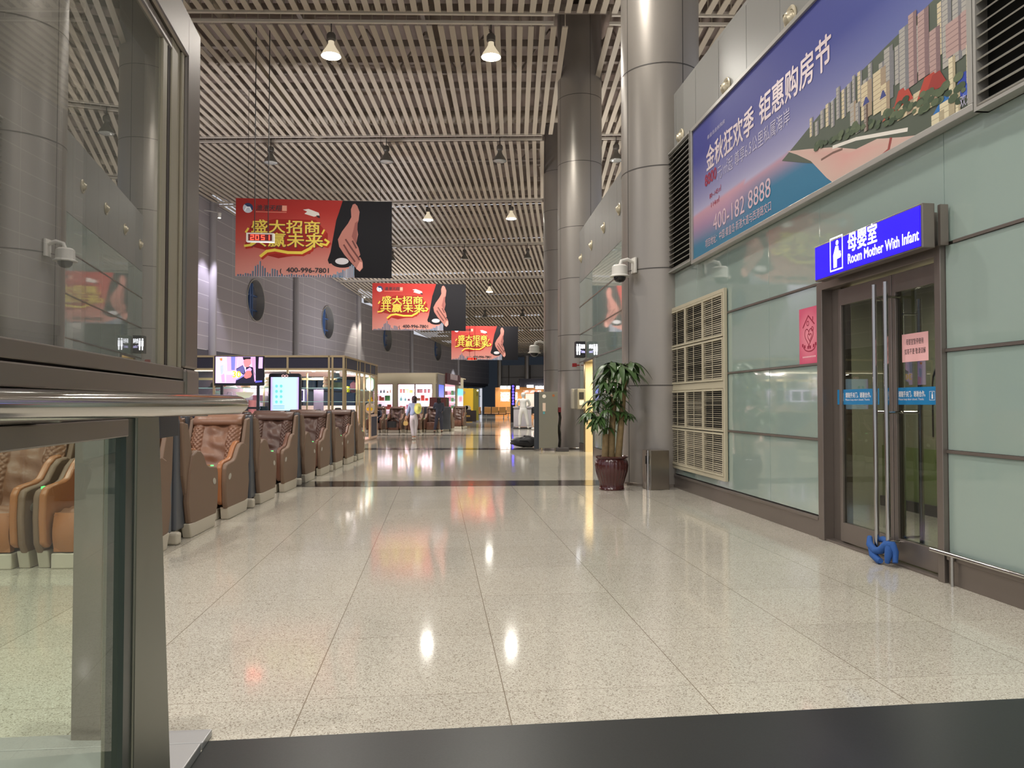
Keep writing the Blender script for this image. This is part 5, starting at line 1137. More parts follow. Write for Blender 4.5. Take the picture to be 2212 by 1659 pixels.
G = [('folded_scarves', 'pile of cream and pink folded scarves on the upper kiosk shelf', 'scarves', -6.02, .35, kz1, (.46, .3, .32), cl_('cream_scarf', 226, 200, 186), 'pile'),
     ('folded_scarves', 'small peach scarf pile half hidden behind the cyan display', 'scarves', -6.75, .35, kz1, (.3, .3, .26), cl_('peach_scarf', 224, 170, 150), 'pile'),
     ('sun_hat', 'pale blue brimmed hat at the top corner of the kiosk', 'hat', -4.12, .35, 2.02, (.4, .4, .16), cl_('pale_blue_cloth', 160, 178, 200), 'hat'),
     ('handbag', 'grey-green patterned handbag on the upper shelf at the kiosk corner', 'bag', -4.05, .35, kz1, (.38, .2, .26), cl_('grey_green_bag', 120, 124, 108), 'bag'),
     ('draped_scarf', 'pink and cream scarf standing left of the grey-green handbag', 'scarf', -4.38, .35, kz1, (.22, .2, .34), cl_('pink_cream_scarf', 222, 180, 164), 'pile'),
     ('paper_bag', 'orange paper gift bag at the far left of the kiosk', 'bag', -7.35, .35, kz1 + .05, (.5, .25, .4), cl_('orange_bag', 226, 120, 50), 'bag'),
     ('sun_hat', 'white knitted hat beside the orange bag', 'hat', -7.15, .2, kz1, (.36, .3, .18), cl_('white_wool', 222, 222, 222), 'hat'),
     ('sun_hat', 'dark knitted hat left of the white one', 'hat', -7.6, .2, kz1, (.4, .3, .16), cl_('dark_wool', 60, 62, 60), 'hat'),
     ('plush_toy', 'white round plush toy on the lower shelf at the kiosk left end', 'toy', -7.55, .25, kz2 + .0, (.3, .26, .3), cl_('white_plush', 232, 226, 226), 'toy'),
     ('folded_scarves', 'low cream cloth heap under the television', 'scarves', -7.0, .3, kz2, (.3, .2, .1), cl_('cream_cloth', 222, 206, 170), 'pile'),
     ('pink_box', 'pink box above the pink drum under the television', 'box', -6.35, .2, kz2 + .02, (.22, .18, .16), cl_('pink_box', 220, 130, 160), 'box'),
     ('striped_drum', 'tall pink and white drum standing in the kiosk below the television', 'drum', -6.35, -.25, .95, (.22, .2, .42), cl_('pink_drum', 232, 150, 156), 'roll'),
     ('folded_blanket', 'dark teal folded blanket at the front of the lower kiosk shelf, left one', 'blanket', -6.35 + .1, .25, kz2 - .28, (.46, .3, .14), cl_('teal_cloth', 28, 66, 88), 'pile'),
     ('folded_blanket', 'dark teal folded blanket on the lower kiosk shelf, right one', 'blanket', -5.72, .25, kz2 - .28, (.34, .3, .14), cl_('teal_cloth'), 'pile'),
     ('plush_toy', 'small pink plush inside the violet-lit case', 'toy', -5.9, .55, kz2 + .03, (.12, .12, .18), cl_('hot_pink', 240, 130, 170), 'toy'),
     ('black_hat', 'black cap lying on the sill at the kiosk corner', 'hat', -4.0, .2, 1.07, (.3, .24, .08), cl_('black_cloth', 40, 36, 44), 'hat'),
     ('striped_drum', 'small yellow round tag hanging near the kiosk side', 'tag', -3.95, 1.3, 1.62, (.09, .04, .18), cl_('yellow_plastic', 240, 214, 40), 'roll'),
     ('purse', 'dark maroon purse on the kiosk side shelf', 'bag', -3.98, 2.2, kz1 - .12, (.2, .12, .34), cl_('maroon', 86, 44, 58), 'pack'),
     ('shell_ornament', 'pale green pointed ornament in the end cabinet of the kiosk', 'ornament', -3.98, 4.8, kz1, (.26, .2, .46), cl_('mint_glass', 176, 206, 180), 'pack'),
     ('plush_toy', 'small orange-yellow toy duck in the end cabinet of the kiosk', 'toy', -3.98, 4.85, 1.33, (.2, .2, .16), cl_('orange_yellow', 246, 176, 30), 'toy'),
     ('child_backpack', 'grey and yellow egg-shaped backpack at the bottom of the end cabinet', 'backpack', -3.98, 4.8, .93, (.3, .18, .36), cl_('grey_cloth', 190, 184, 168), 'pack'),
     ('child_backpack', 'dark teal backpack behind the yellow one in the end cabinet', 'backpack', -4.12, 5.05, 1.0, (.26, .16, .3), cl_('dark_teal', 44, 70, 80), 'pack'),
     ('red_pouches', 'small red pouch row on the cabinet shelf', 'pouch', -3.98, 5.1, kz1, (.12, .1, .07), cl_('dark_red', 140, 30, 44), 'box')]
for nm, lb, ct, x, y, z, sz, m, kd_ in G:
    e = soft(nm, lb, ct, x, KS0 + y, z, sz, m, kd_)
    if 'grey and yellow' in lb: mb = MB(); mb.ball((0, -.09, .15), (.11, .03, .07)); mb.build('yellow_patch', cl_('yellow_cloth', 244, 208, 30), e)
lp = hthing('bowl_lamp', 'half-round warm glowing bowl lamp below the television', 'lamp', -6.75, KS0 + .25, 1.60)
mb = MB(); mb.lathe([(0, -.17), (.12, -.15), (.22, -.07), (.26, 0), (.24, .005)], n=24); mb.build('bowl', mat('bowl_glow', srgb(220, 205, 180), .5, emit=(1, .85, .65), estr=.5), lp, smooth=60)
mb = MB(); mb.cyl((0, 0, -.5), (0, 0, -.17), .015); mb.build('stem', M_gold, lp)
# ---- small shelves of bags inside (seen dimly)
for i in range(5):
    soft('handbag', 'small dark handbag on the inner kiosk rail behind the glass', 'bag', -8.6 + i * .55, KS0 + 1.05, 1.3, (.3, .14, .34), cl_('dark_bag', 62, 56, 74), 'bag')
#SECTION_SHOP2
c0 = W(-4.1, 43.0); 
sh = hthing('shop_unit', 'cream box-shaped shop with pink-lit shelves and a maroon sign, far down the hall', 'shop', -4.1, 43.0)
SHZ = 2.98; SD = 10.5
fpx = lambda px: (atY(px, 870, c0.y).x - c0.x)       # front face: offset from the corner for a picture column
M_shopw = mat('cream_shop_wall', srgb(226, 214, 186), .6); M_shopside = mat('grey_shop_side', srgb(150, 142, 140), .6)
wins = [(fpx(800), fpx(846)), (fpx(856), fpx(895)), (fpx(895), fpx(934))]; zt_, zb_ = CAMZ + (872 - 829) * c0.y / FPX, .45
mb = MB(); xL = fpx(770)
mb.box((xL, 0, zt_), (0, .12, SHZ)); mb.box((xL, 0, 0), (0, .12, zb_)); mb.box((xL, 0, zb_), (wins[0][0], .12, zt_)); mb.box((wins[0][1], 0, zb_), (wins[1][0], .12, zt_)); mb.box((wins[2][1], 0, zb_), (0, .12, zt_))
mb.box((xL, 0, SHZ - .02), (0, SD, SHZ + .03)); mb.build('front_wall', M_shopw, sh)

def sy(px):   # side wall depth for a picture column
    lo, hi = 0, 14
    for _ in range(40):
        m_ = (lo + hi) / 2; p = W(-4.1, 43.0 + m_); d = p - Vector((0, 0, CAMZ)); q = CX + FPX * d.dot(RT) / d.dot(FW)
        if q < px: lo = m_
        else: hi = m_
    return lo
y1, y2, y3, y4, y5 = sy(947), sy(958), sy(962), sy(990), sy(997)
SD = sy(1008)
mb = MB(); zd = CAMZ + (872 - 831) * 48 / FPX
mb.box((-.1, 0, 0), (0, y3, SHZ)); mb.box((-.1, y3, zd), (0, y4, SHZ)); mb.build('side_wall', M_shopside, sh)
mb = MB(); mb.box((-.1, y4, 0), (0, SD, SHZ)); mb.box((-3, SD - .1, 0), (0, SD, SHZ)); mb.build('end_pier', M_shopw, sh)
mb = MB(); mb.box((xL, 1.0, 0), (-.12, 1.1, SHZ)); mb.box((-2.2, y3, 0), (-2.1, SD, SHZ)); mb.box((-2.2, SD - .12, 0), (-.1, SD - .1, SHZ)); mb.build('inner_wall', mat('pink_white_wall', srgb(236, 206, 216), .5), sh)
M_pinkl = mat('pink_white_light', (1, 1, 1), emit=(1.0, .80, .95), estr=1.3); M_whitel = mat('cool_white_light', (1, 1, 1), emit=(.9, .92, 1.0), estr=1.4)
mb = MB()
for a, b in wins: mb.box((a + .05, .3, zt_ - .30), (b - .05, .95, zt_ - .02)); 
mb.box((-1.9, SD - .6, zd - .28), (-.12, SD - .15, zd - .03)); mb.build('light_box', M_pinkl, sh)
shz = [.95, 1.45, 1.9]
mb = MB()
for a, b in wins:
    for z in shz: mb.box((a + .02, .2, z - .05), (b - .02, .9, z - .02))
for z in (.95, 1.42, 1.86): mb.box((-1.9, SD - .55, z - .05), (-.12, SD - .12, z - .02))
mb.build('lit_shelf', M_whitel, sh)
mb = MB()
for a, b in wins:
    for (c, d) in (((a, -.01, zb_), (a + .03, .1, zt_)), ((b - .03, -.01, zb_), (b, .1, zt_)), ((a, -.01, zt_ - .04), (b, .1, zt_)), ((a, -.01, zb_), (b, .1, zb_ + .04))): mb.box(c, d)
mb.build('window_frame', mat('brownish_frame', srgb(150, 130, 122), .5), sh)
mb = MB(); mb.box((.0, y3, zd), (.12, y4 + .9, SHZ + .12)); mb.build('sign_board', mat('maroon_board', srgb(78, 34, 36), .5), sh)
mb = MB(); zz = zd + .3
for k in range(5):   # blurred sign strokes
    yk = y3 + (y4 - y3) * (.30 + .13 * k)
    for (dy, dz, w_, h_) in ((0, 0, .05, .34), (.2, 0, .05, .34), (0, .28, .22, .05), (.0, .14, .22, .05), (.1, -.02, .05, .3)): mb.box((.121, yk + dy, zz + dz), (.13, yk + dy + w_, zz + dz + h_))
for k in range(4): mb.box((.121, y4 + .2 + k * .16, zz - .18), (.13, y4 + .3 + k * .16, zz - .1))
mb.build('sign_strokes', mat('sign_white', srgb(210, 190, 190), .5, emit=(.5, .42, .42), estr=.3), sh)
mb = MB()
def lbx(u, v): return lerp(S(190, 180, 230), S(90, 110, 230), v)
mb.grid(lambda u, v: (.03, y1 + (y2 - y1) * u, .9 + 1.45 * v), 3, 8, lbx)
mb.build('poster_lightbox', printmat('lit_poster', .4, emit=1.1), sh, ink=True); mb = MB()
mb.grid(lambda u, v: (.03, y4 + (y5 - y4) * .35 + (SD - y4) * .75 * u, .35 + 1.9 * v), 3, 10, lambda u, v: S(120, 220, 236) if v > .78 else (S(240, 130, 150) if .5 < v < .75 and .2 < u < .8 else S(226, 226, 246)))
mb.build('poster_lightbox', printmat('lit_poster', .4, emit=1.1), sh, ink=True)
for x, y in ((fpx(860), .6), (fpx(915), .6), (-.9, SD - 1.3)): alight('shop_light', (x, y, zt_ - .35 if y < 1 else zd - .3), .8, 22, (1, .82, .92), sh)
rnd = random.Random(21)
gcol = [S(150, 60, 50), S(206, 150, 60), S(96, 150, 150), S(60, 110, 60), S(210, 120, 140), S(90, 50, 50), S(220, 200, 120), S(120, 90, 60), S(60, 80, 80), S(200, 70, 60)]
mk = {}
box0 = None
for wi, (a, b) in enumerate(wins):
    for zi, z in enumerate(shz + [.5]):
        x = a + .1; k = 0
        ci = rnd.randrange(10)
        while x < b - .2:
            w_ = rnd.uniform(.10, .22); h = rnd.uniform(.15, .33)
            if rnd.random() < .35: ci = rnd.randrange(10)
            m = mk.setdefault(ci, mat('goods_colour_%d' % ci, gcol[ci], .5))
            kind = 'bottle' if (wi + zi) % 3 == 2 else 'gift_box'
            p = W(-4.1, 43.0); e = bpy.data.objects.new(kind, None)
            mb = MB()
            if kind == 'bottle': mb.lathe([(0, 0), (w_ * .35, 0), (w_ * .35, h * .6), (w_ * .12, h * .75), (w_ * .12, h), (0, h)], n=12)
            else: mb.box((-w_ / 2, -.06, 0), (w_ / 2, .06, h)); mb.box((-w_ / 2 - .003, -.063, h * .72), (w_ / 2 + .003, .063, h * .8))
            bpy.data.objects.remove(e)
            o = mb.build(kind, m, None, smooth=40 if kind == 'bottle' else None); o.location = p + Vector((cos(ROT(43)) * x - sin(ROT(43)) * .45, sin(ROT(43)) * x + cos(ROT(43)) * .45, z - .02)); o.rotation_euler = (0, 0, ROT(43))
            tag(o, 'small coloured %s on a lit shelf in the %s window of the cream shop' % (kind.replace('_', ' '), ('left', 'middle', 'right')[wi]), kind.replace('gift_', '').replace('_', ' '), 'shelf goods in the cream shop')
            x += w_ + rnd.uniform(.02, .06)
for zi, z in enumerate((.95, 1.42, 1.86)):
    for k in range(7):
        y = SD - .4; m = mk.setdefault(k, mat('goods_colour_%d' % k, gcol[k], .5)); mb = MB(); h = .2 + .12 * ((k * 7 + zi) % 3) / 2
        mb.box((-.07, -.1, 0), (.07, .1, h)); mb.box((-.073, -.103, h * .7), (.073, .103, h * .78)); o = mb.build('gift_box', m); o.location = W(-4.1 - .25 - .22 * k, 43 + y, z - .02); o.rotation_euler = (0, 0, ROT(43)); tag(o, 'small coloured gift box on a shelf seen through the doorway of the cream shop', 'box', 'shelf goods in the shop doorway')
# dark maroon counter by the doorway
e = hthing('maroon_cabinet', 'dark maroon cabinet standing by the doorway of the cream shop', 'cabinet', -3.2, 40.2)
mb = MB(); mb.box((-.75, -.25, 0), (.12, .25, 1.6)); mb.build('body', mat('maroon_board'), e, bevel=.01); mb = MB(); mb.box((.12, -.26, .02), (.2, .26, 1.58)); mb.build('side_trim', mat('dark_gold', srgb(70, 60, 40), .5), e)
#SECTION_YELLOW
p = atY(1000, 911, 54.0); q = atY(1030, 839, 54.0); vw = q.x - p.x
e = thing('vending_machine', 'yellow vending machine standing beside the cream shop', 'vending machine', (p.x, 54.0, 0), 0)
mb = MB(); mb.box((-.35, 0, .08), (vw - .25, .8, q.z)); mb.box((-.3, .05, 0), (vw - .3, .7, .08)); mb.build('body', mat('yellow_paint_glow', srgb(232, 188, 50), .45, emit=(.8, .5, .05), estr=.3), e, bevel=.01)  # body colour is given a slight glow to brighten the machine
mb = MB(); mb.box((vw - .25, -.02, .1), (vw + .12, .75, q.z - .03)); mb.build('side_panel', mat('yellow_green_paint', srgb(150, 140, 50), .45), e)
mb = MB()
for (x, z, r) in ((.05, 2.05, .12), (.35, .95, .2), (.2, 1.0, .16)): mb.cyl((x, -.005, z), (x, -.012, z), r, n=16)
mb.build('bubble_print', mat('pale_lilac_ink', srgb(206, 196, 186), .5), e); mb = MB(); mb.cyl((vw + .05, -.05, q.z - .15), (vw + .05, -.09, q.z - .15), .06, n=10); mb.build('lamp', M_whitel, e)
e = thing('dark_sign_box', 'low dark cabinet with yellow lettering in front of the yellow vending machine', 'cabinet', (atY(998, 911, 52.8).x, 52.8, 0), 0)
mb = MB(); mb.box((0, 0, .03), (.62, .5, .86)); mb.box((.62, .05, .03), (.98, .5, .8)); mb.build('body', mat('dark_brown_box', srgb(52, 40, 38), .5), e)
mb = MB()
for k in range(6): mb.box((.06 + k * .085, -.01, .36), (.12 + k * .085, -.003, .48))
for k in range(3): mb.box((.06 + k * .09, -.01, .56), (.12 + k * .09, -.003, .66))
mb.build('lettering', mat('yellow_ink', srgb(214, 170, 70), .5), e)
#SECTION_SEATS
M_orange = mat('orange_seat', srgb(240, 178, 110), .4)
def bench(Y, px0, n, label):
    x0 = atY(px0, 890, Y).x; e = thing('airport_bench', label, 'bench', (x0, Y, 0), 0, 'orange waiting benches at the far end')
    for k in range(n):
        x = k * .62; mb = MB(); mb.hexa([(x, -.02, .48), (x + .56, -.02, .48), (x + .56, .02, .48), (x, .02, .48), (x, -.14, 1.0), (x + .56, -.14, 1.0), (x + .56, -.10, 1.0), (x, -.10, 1.0)]); mb.build('backrest', M_orange, e, bevel=.01)
        mb = MB(); mb.box((x, 0, .42), (x + .56, .5, .47)); mb.build('seat', M_orange, e, bevel=.01)
    mb = MB(); mb.box((0, .1, .34), (n * .62, .2, .4)); mb.build('beam', M_dk, e)
    for k in (.15, n * .62 - .25): mb = MB(); mb.box((k, .1, .04), (k + .06, .18, .36)); mb.box((k - .02, -.15, 0), (k + .08, .5, .04)); mb.build('leg', M_alu, e)
    for k in range(n + 1): mb = MB(); mb.box((k * .62 - .045, .0, .4), (k * .62 - .005, .4, .68)); mb.build('armrest', M_dk, e)
bench(64.0, 1024, 1, 'orange seat at the left end of the bench rows, beside the yellow vending machine'); bench(64.0, 1046, 3, 'three orange seats on a bench in the middle, left of the blue light pole'); bench(70.0, 1094, 3, 'orange seats on a bench partly hidden behind the figure in white'); bench(60, 1150, 2, 'orange seats on a bench behind the grey cabinet')
#SECTION_FOODSHOP
FY = 78.0
def fx_(px): return atY(px, 870, FY).x
def fz(py): return CAMZ + (872 - py) * FY / FPX
fs_ = thing('food_shop', 'brightly lit food counter with orange panels at the far end of the hall', 'shop', (0, FY, 0))
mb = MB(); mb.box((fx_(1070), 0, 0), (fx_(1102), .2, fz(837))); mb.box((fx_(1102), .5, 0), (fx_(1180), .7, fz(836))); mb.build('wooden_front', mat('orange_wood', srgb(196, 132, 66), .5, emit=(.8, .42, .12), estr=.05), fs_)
mb = MB(); mb.box((fx_(1122), -.3, fz(836)), (fx_(1182), .4, fz(818))); mb.build('header', mat('dark_header', srgb(34, 34, 44), .6), fs_)
mb = MB()
def menu(u, v): r = random.Random(int(u * 9) * 31 + int(v * 9)); return S(255, 226, 216) if r.random() > .35 else S(226, 120, 96)
for (a, b, c, d) in ((1081, 867, 1101, 847), (1112, 864, 1119, 847)): mb.grid(lambda u, v: (fx_(a) + (fx_(b) * 0 + fx_(c) - fx_(a)) * u, -.05 if a < 1105 else .45, fz(b) + (fz(d) - fz(b)) * v), 9, 9, menu)
for (a, b, c, d) in ((1132, 848, 1143, 843), (1145, 848, 1156, 843), (1158, 848, 1170, 843)): mb.grid(lambda u, v: (fx_(a) + (fx_(c) - fx_(a)) * u, .45, fz(b) + (fz(d) - fz(b)) * v), 4, 2, menu)
mb.build('menu_board', printmat('lit_menu', .4, emit=1.0), fs_, ink=True)
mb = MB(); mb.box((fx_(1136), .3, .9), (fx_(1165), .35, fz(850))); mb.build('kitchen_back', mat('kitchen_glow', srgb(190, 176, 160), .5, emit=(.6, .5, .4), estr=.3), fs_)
M_hot = mat('shop_lamp_glow', (1, 1, 1), emit=(1, .98, .95), estr=9)
for px in (1083, 1090, 1098, 1117, 1158, 1166, 1174):
    e = thing('ceiling_lamp', 'round white lamp above the far food counter, %s' % ('one of three left of the blue pole' if px < 1105 else 'just right of the blue pole' if px < 1120 else 'one of the right-hand row'), 'lamp', (fx_(px), FY - .7, fz(840)), 0, 'round lamps above the far food counter')
    mb = MB(); mb.cyl((0, 0, 0), (0, 0, .28), .15, n=16); mb.build('globe', M_hot, e, smooth=50); mb = MB(); mb.cyl((0, 0, .28), (0, 0, .8), .015, n=6); mb.build('cord', M_cable, e)
ns = thing('white_neon_sign', 'white glowing shop sign above the far food counter', 'sign', (fx_(1137), FY - .5, fz(837)))
mb = MB()
for k in range(4):
    x = k * .18
    for (a, b, c, d) in ((0, 0, .14, .03), (0, .1, .14, .03), (.02, 0, .03, .24), (.1, 0, .03, .24), (0, .2, .14, .03)): mb.box((x + a, 0, b), (x + a + c, .03, b + d))
mb.build('letters', M_hot, ns)
alight('food_shop_glow', (fx_(1095), FY - 1.5, 2.6), 2.0, 110, (1, .85, .7)); alight('food_shop_glow', (fx_(1150), FY - 1.5, 2.6), 2.0, 90, (.95, .92, 1.0))
# blue LED pole
bpz = atY(1108, 910, 52.5); e = thing('led_pole_sign', 'dark vertical sign pole with a column of blue LED characters', 'sign', (bpz.x, 52.5, 0))
mb = MB(); zt3 = CAMZ + (872 - 829) * 52.5 / FPX; mb.box((-.15, -.1, 0), (.15, .1, zt3)); mb.build('pole', mat('dark_pole', srgb(26, 26, 40), .4), e)
mb = MB(); pzz = zt3 - .12; rr = random.Random(2)
for k in range(7):
    c = (0, pzz - k * .20 - .05)
    for q in stroke([(c[0] + .06 * cos(2 * pi * j / 8), c[1] + .06 * sin(2 * pi * j / 8)) for j in range(9)] if k % 2 == 0 else [(-.05, c[1] + .05), (.05, c[1] + .05), (0, c[1] + .0), (-.05, c[1] - .05), (.06, c[1] - .05)], .028): mb.add([(p_[0], -.105, p_[1]) for p_ in q], [(0, 1, 2, 3)])
mb.build('led_characters', mat('blue_led', (0, 0, 1), emit=(.16, .10, 1.0), estr=4.5), e)
#SECTION_RIGHTITEMS
# grey steel cabinet by the column
cbp = W(2.08, 21.0); e = thing('steel_cabinet', 'grey upright steel cabinet with stickers, beside the round column', 'cabinet', cbp, ROT(21) - radians(2))
mb = MB(); ht = CAMZ + 25 * 21.2 / FPX; mb.box((-.27, -.3, .08), (.24, .3, ht)); mb.build('body', mat('grey_cabinet_paint', srgb(112, 112, 104), .4), e, bevel=.006)
mb = MB(); mb.box((-.40, -.28, .05), (-.27, .02, ht - .0)); mb.build('side_tray', mat('dark_side', srgb(40, 46, 56), .5), e)
for x in (-.2, .18): mb = MB(); mb.cyl((x, -.22, 0), (x, -.22, .08), .025, n=8); mb.build('foot', M_chrome, e)
mb = MB(); mb.cyl((-.13, -.302, ht - .12), (-.13, -.305, ht - .12), .05, n=18); mb.build('white_dot_sticker', M_white, e); mb = MB(); mb.box((-.17, -.306, ht - .52), (-.09, -.302, ht - .3)); mb.build('paper_label', mat('pinkish_paper', srgb(206, 186, 172), .6), e); mb = MB(); mb.box((-.16, -.306, ht - .6), (-.11, -.302, ht - .53)); mb.build('blue_label', mat('teal_paper', srgb(80, 150, 160), .6), e); mb = MB(); mb.cyl((.12, -.302, ht - .1), (.12, -.305, ht - .1), .035, n=14); mb.build('orange_sticker', mat('orange_sticker', srgb(150, 90, 50), .5), e)
mb = MB(); mb.tube([(.28, -.1, ht - .5), (.31, -.1, ht - .7), (.27, -.12, ht - 1.0), (.30, -.1, ht - 1.3), (.28, -.1, .1)], .035, 8); mb.tube([(.3, -.15, ht - .6), (.27, -.15, ht - .9), (.31, -.15, ht - 1.15), (.28, -.15, .06)], .02, 8); mb.build('cables', M_cable, e); mb = MB(); mb.box((.25, -.2, ht - .55), (.33, .1, ht - .42)); mb.build('red_box', mat('dark_red_box', srgb(110, 24, 34), .5), e)
e = thing('black_bag', 'black duffel bag lying on the floor left of the grey cabinet', 'bag', W(1.42, 22.6), ROT(22))
mb = MB(); mb.grid(lambda u, v: ((.40 + .03 * sin(7 * v * 3)) * cos(2 * pi * u) * sin(pi * v) ** .7, .21 * sin(2 * pi * u) * sin(pi * v) ** .7 * (1 + .1 * sin(11 * u * 2)), .15 - .15 * cos(pi * v) * (1 + .12 * sin(5 * 2 * pi * u) + .18 * cos(2 * pi * u)) * (1 if v > .5 else .98)), 36, 14); mb.build('body', mat('black_nylon', srgb(34, 34, 36), .5, bump=.6, bscale=12), e, smooth=60)
mb = MB(); mb.tube([(-.2, -.15, .1), (-.1, -.2, .2), (.1, -.2, .2), (.2, -.15, .1)], .014, 6); mb.build('strap', M_cable, e)
e = thing('blue_bag', 'dark flat box on the floor at the foot of the grey cabinet', 'box', W(2.30, 20.5), ROT(20)); mb = MB(); mb.box((-.05, -.1, 0), (.28, .12, .09)); mb.box((-.05, -.1, .07), (.28, .12, .1)); mb.build('box_body', M_dk, e, bevel=.01); e['label'] = 'dark flat box on the floor between cabinet and column'; e.name = 'flat_box'
# reception desk in white with the two people
e = thing('white_counter', 'small white counter desk on a dark base behind the standing figure in white', 'counter', CF(.10, 39.6), -YAW)
mb = MB(); mb.box((-.02, 0, .08), (.9, .6, 1.05)); mb.box((-.05, -.05, 1.05), (.95, .65, 1.12)); mb.build('body', mat('white_laminate', srgb(196, 190, 196), .4), e, bevel=.01); mb = MB(); mb.box((-.05, -.6, 0), (1.0, .1, .06)); mb.build('dark_base', M_dk, e)
e = thing('white_table', 'low white table to the right of the standing figure in white', 'table', CF(1.15, 39.4), -YAW)
mb = MB(); mb.box((0, 0, .60), (1.6, .7, .66)); mb.build('table_top', mat('white_laminate'), e); 
for x in (.1, 1.5): mb = MB(); mb.box((x - .03, .05, 0), (x + .03, .6, .6)); mb.build('leg', M_alu, e)
e = thing('dark_monitor', 'dark monitor standing on the low white table', 'monitor', CF(1.0, 39.7, .66), -YAW); mb = MB(); mb.box((.0, 0, .1), (.5, .04, .45)); mb.box((.2, 0, .0), (.3, .03, .12)); mb.box((.12, -.06, 0), (.38, .1, .015)); mb.build('screen_back', M_dk, e)
# wall phone, toilet sign, alarm
t, z = on2(1262, 862); pp = W2(t, z, 0.0); e = thing('wall_phone', 'grey wall telephone box beside the toilet doorway', 'telephone', pp, atan2(-D2.x, D2.y))
mb = MB(); mb.box((-.22, -.25, -.27), (0, .3, .27)); mb.build('box_body', mat('phone_grey', srgb(136, 132, 116), .5), e, bevel=.02); mb = MB(); mb.box((-.28, .3, -.26), (0, .6, .28)); mb.build('hood', mat('phone_hood', srgb(178, 172, 156), .5), e, bevel=.02)
mb = MB(); mb.box((-.17, -.262, -.0), (-.05, -.25, .18)); mb.build('handset', M_cable, e); mb = MB(); mb.box((-.17, -.262, -.16), (-.05, -.25, -.03)); mb.build('label_plate', M_white, e)
t0_, z0_ = on2(1279, 771); t1_, z1_ = on2(1257, 741)
e = thing('toilet_sign', 'small lit box sign with man and woman symbols over the toilet doorway', 'sign', W2((t0_ + t1_) / 2, 2.47, 0.02), atan2(-D2.x, D2.y))
mb = MB(); mb.box((-.27, -.03, 0), (-.02, .25, .42)); mb.build('housing', mat('black_sign_box', srgb(36, 36, 42), .5), e, bevel=.01)
M_wl2 = mat('sign_white_lit', (1, 1, 1), emit=(.9, .92, 1), estr=3.5)
mb = MB()
for x in (-.235, -.175):
    mb.cyl((x, -.031, .33), (x, -.036, .33), .02, n=10); mb.box((x - .022, -.036, .16), (x + .022, -.031, .30)); mb.box((x - .014, -.036, .07), (x + .014, -.031, .17))
mb.build('toilet_symbols', M_wl2, e); o = text('toilet_lettering', '洗手间', .12, M_wl2, e, (-.145, -.034, .24), (pi / 2, 0, 0), fat=.003); fit(o, .11); o = text('english_lettering', 'Toilets', .10, mat('sign_violet_lit', (1, 1, 1), emit=(.5, .45, 1), estr=2.5), e, (-.145, -.034, .12), (pi / 2, 0, 0)); fit(o, .11)
e = thing('fire_alarm', 'small red alarm fitting sticking out left of the toilet sign', 'alarm', W2(t1_ + .3, 2.28, 0.02), atan2(-D2.x, D2.y)); mb = MB(); mb.box((-.20, -.05, 0), (-.08, .05, .10)); mb.box((-.09, -.03, .03), (0, .03, .06)); mb.build('body', mat('alarm_red', srgb(140, 26, 30), .5), e, bevel=.01)
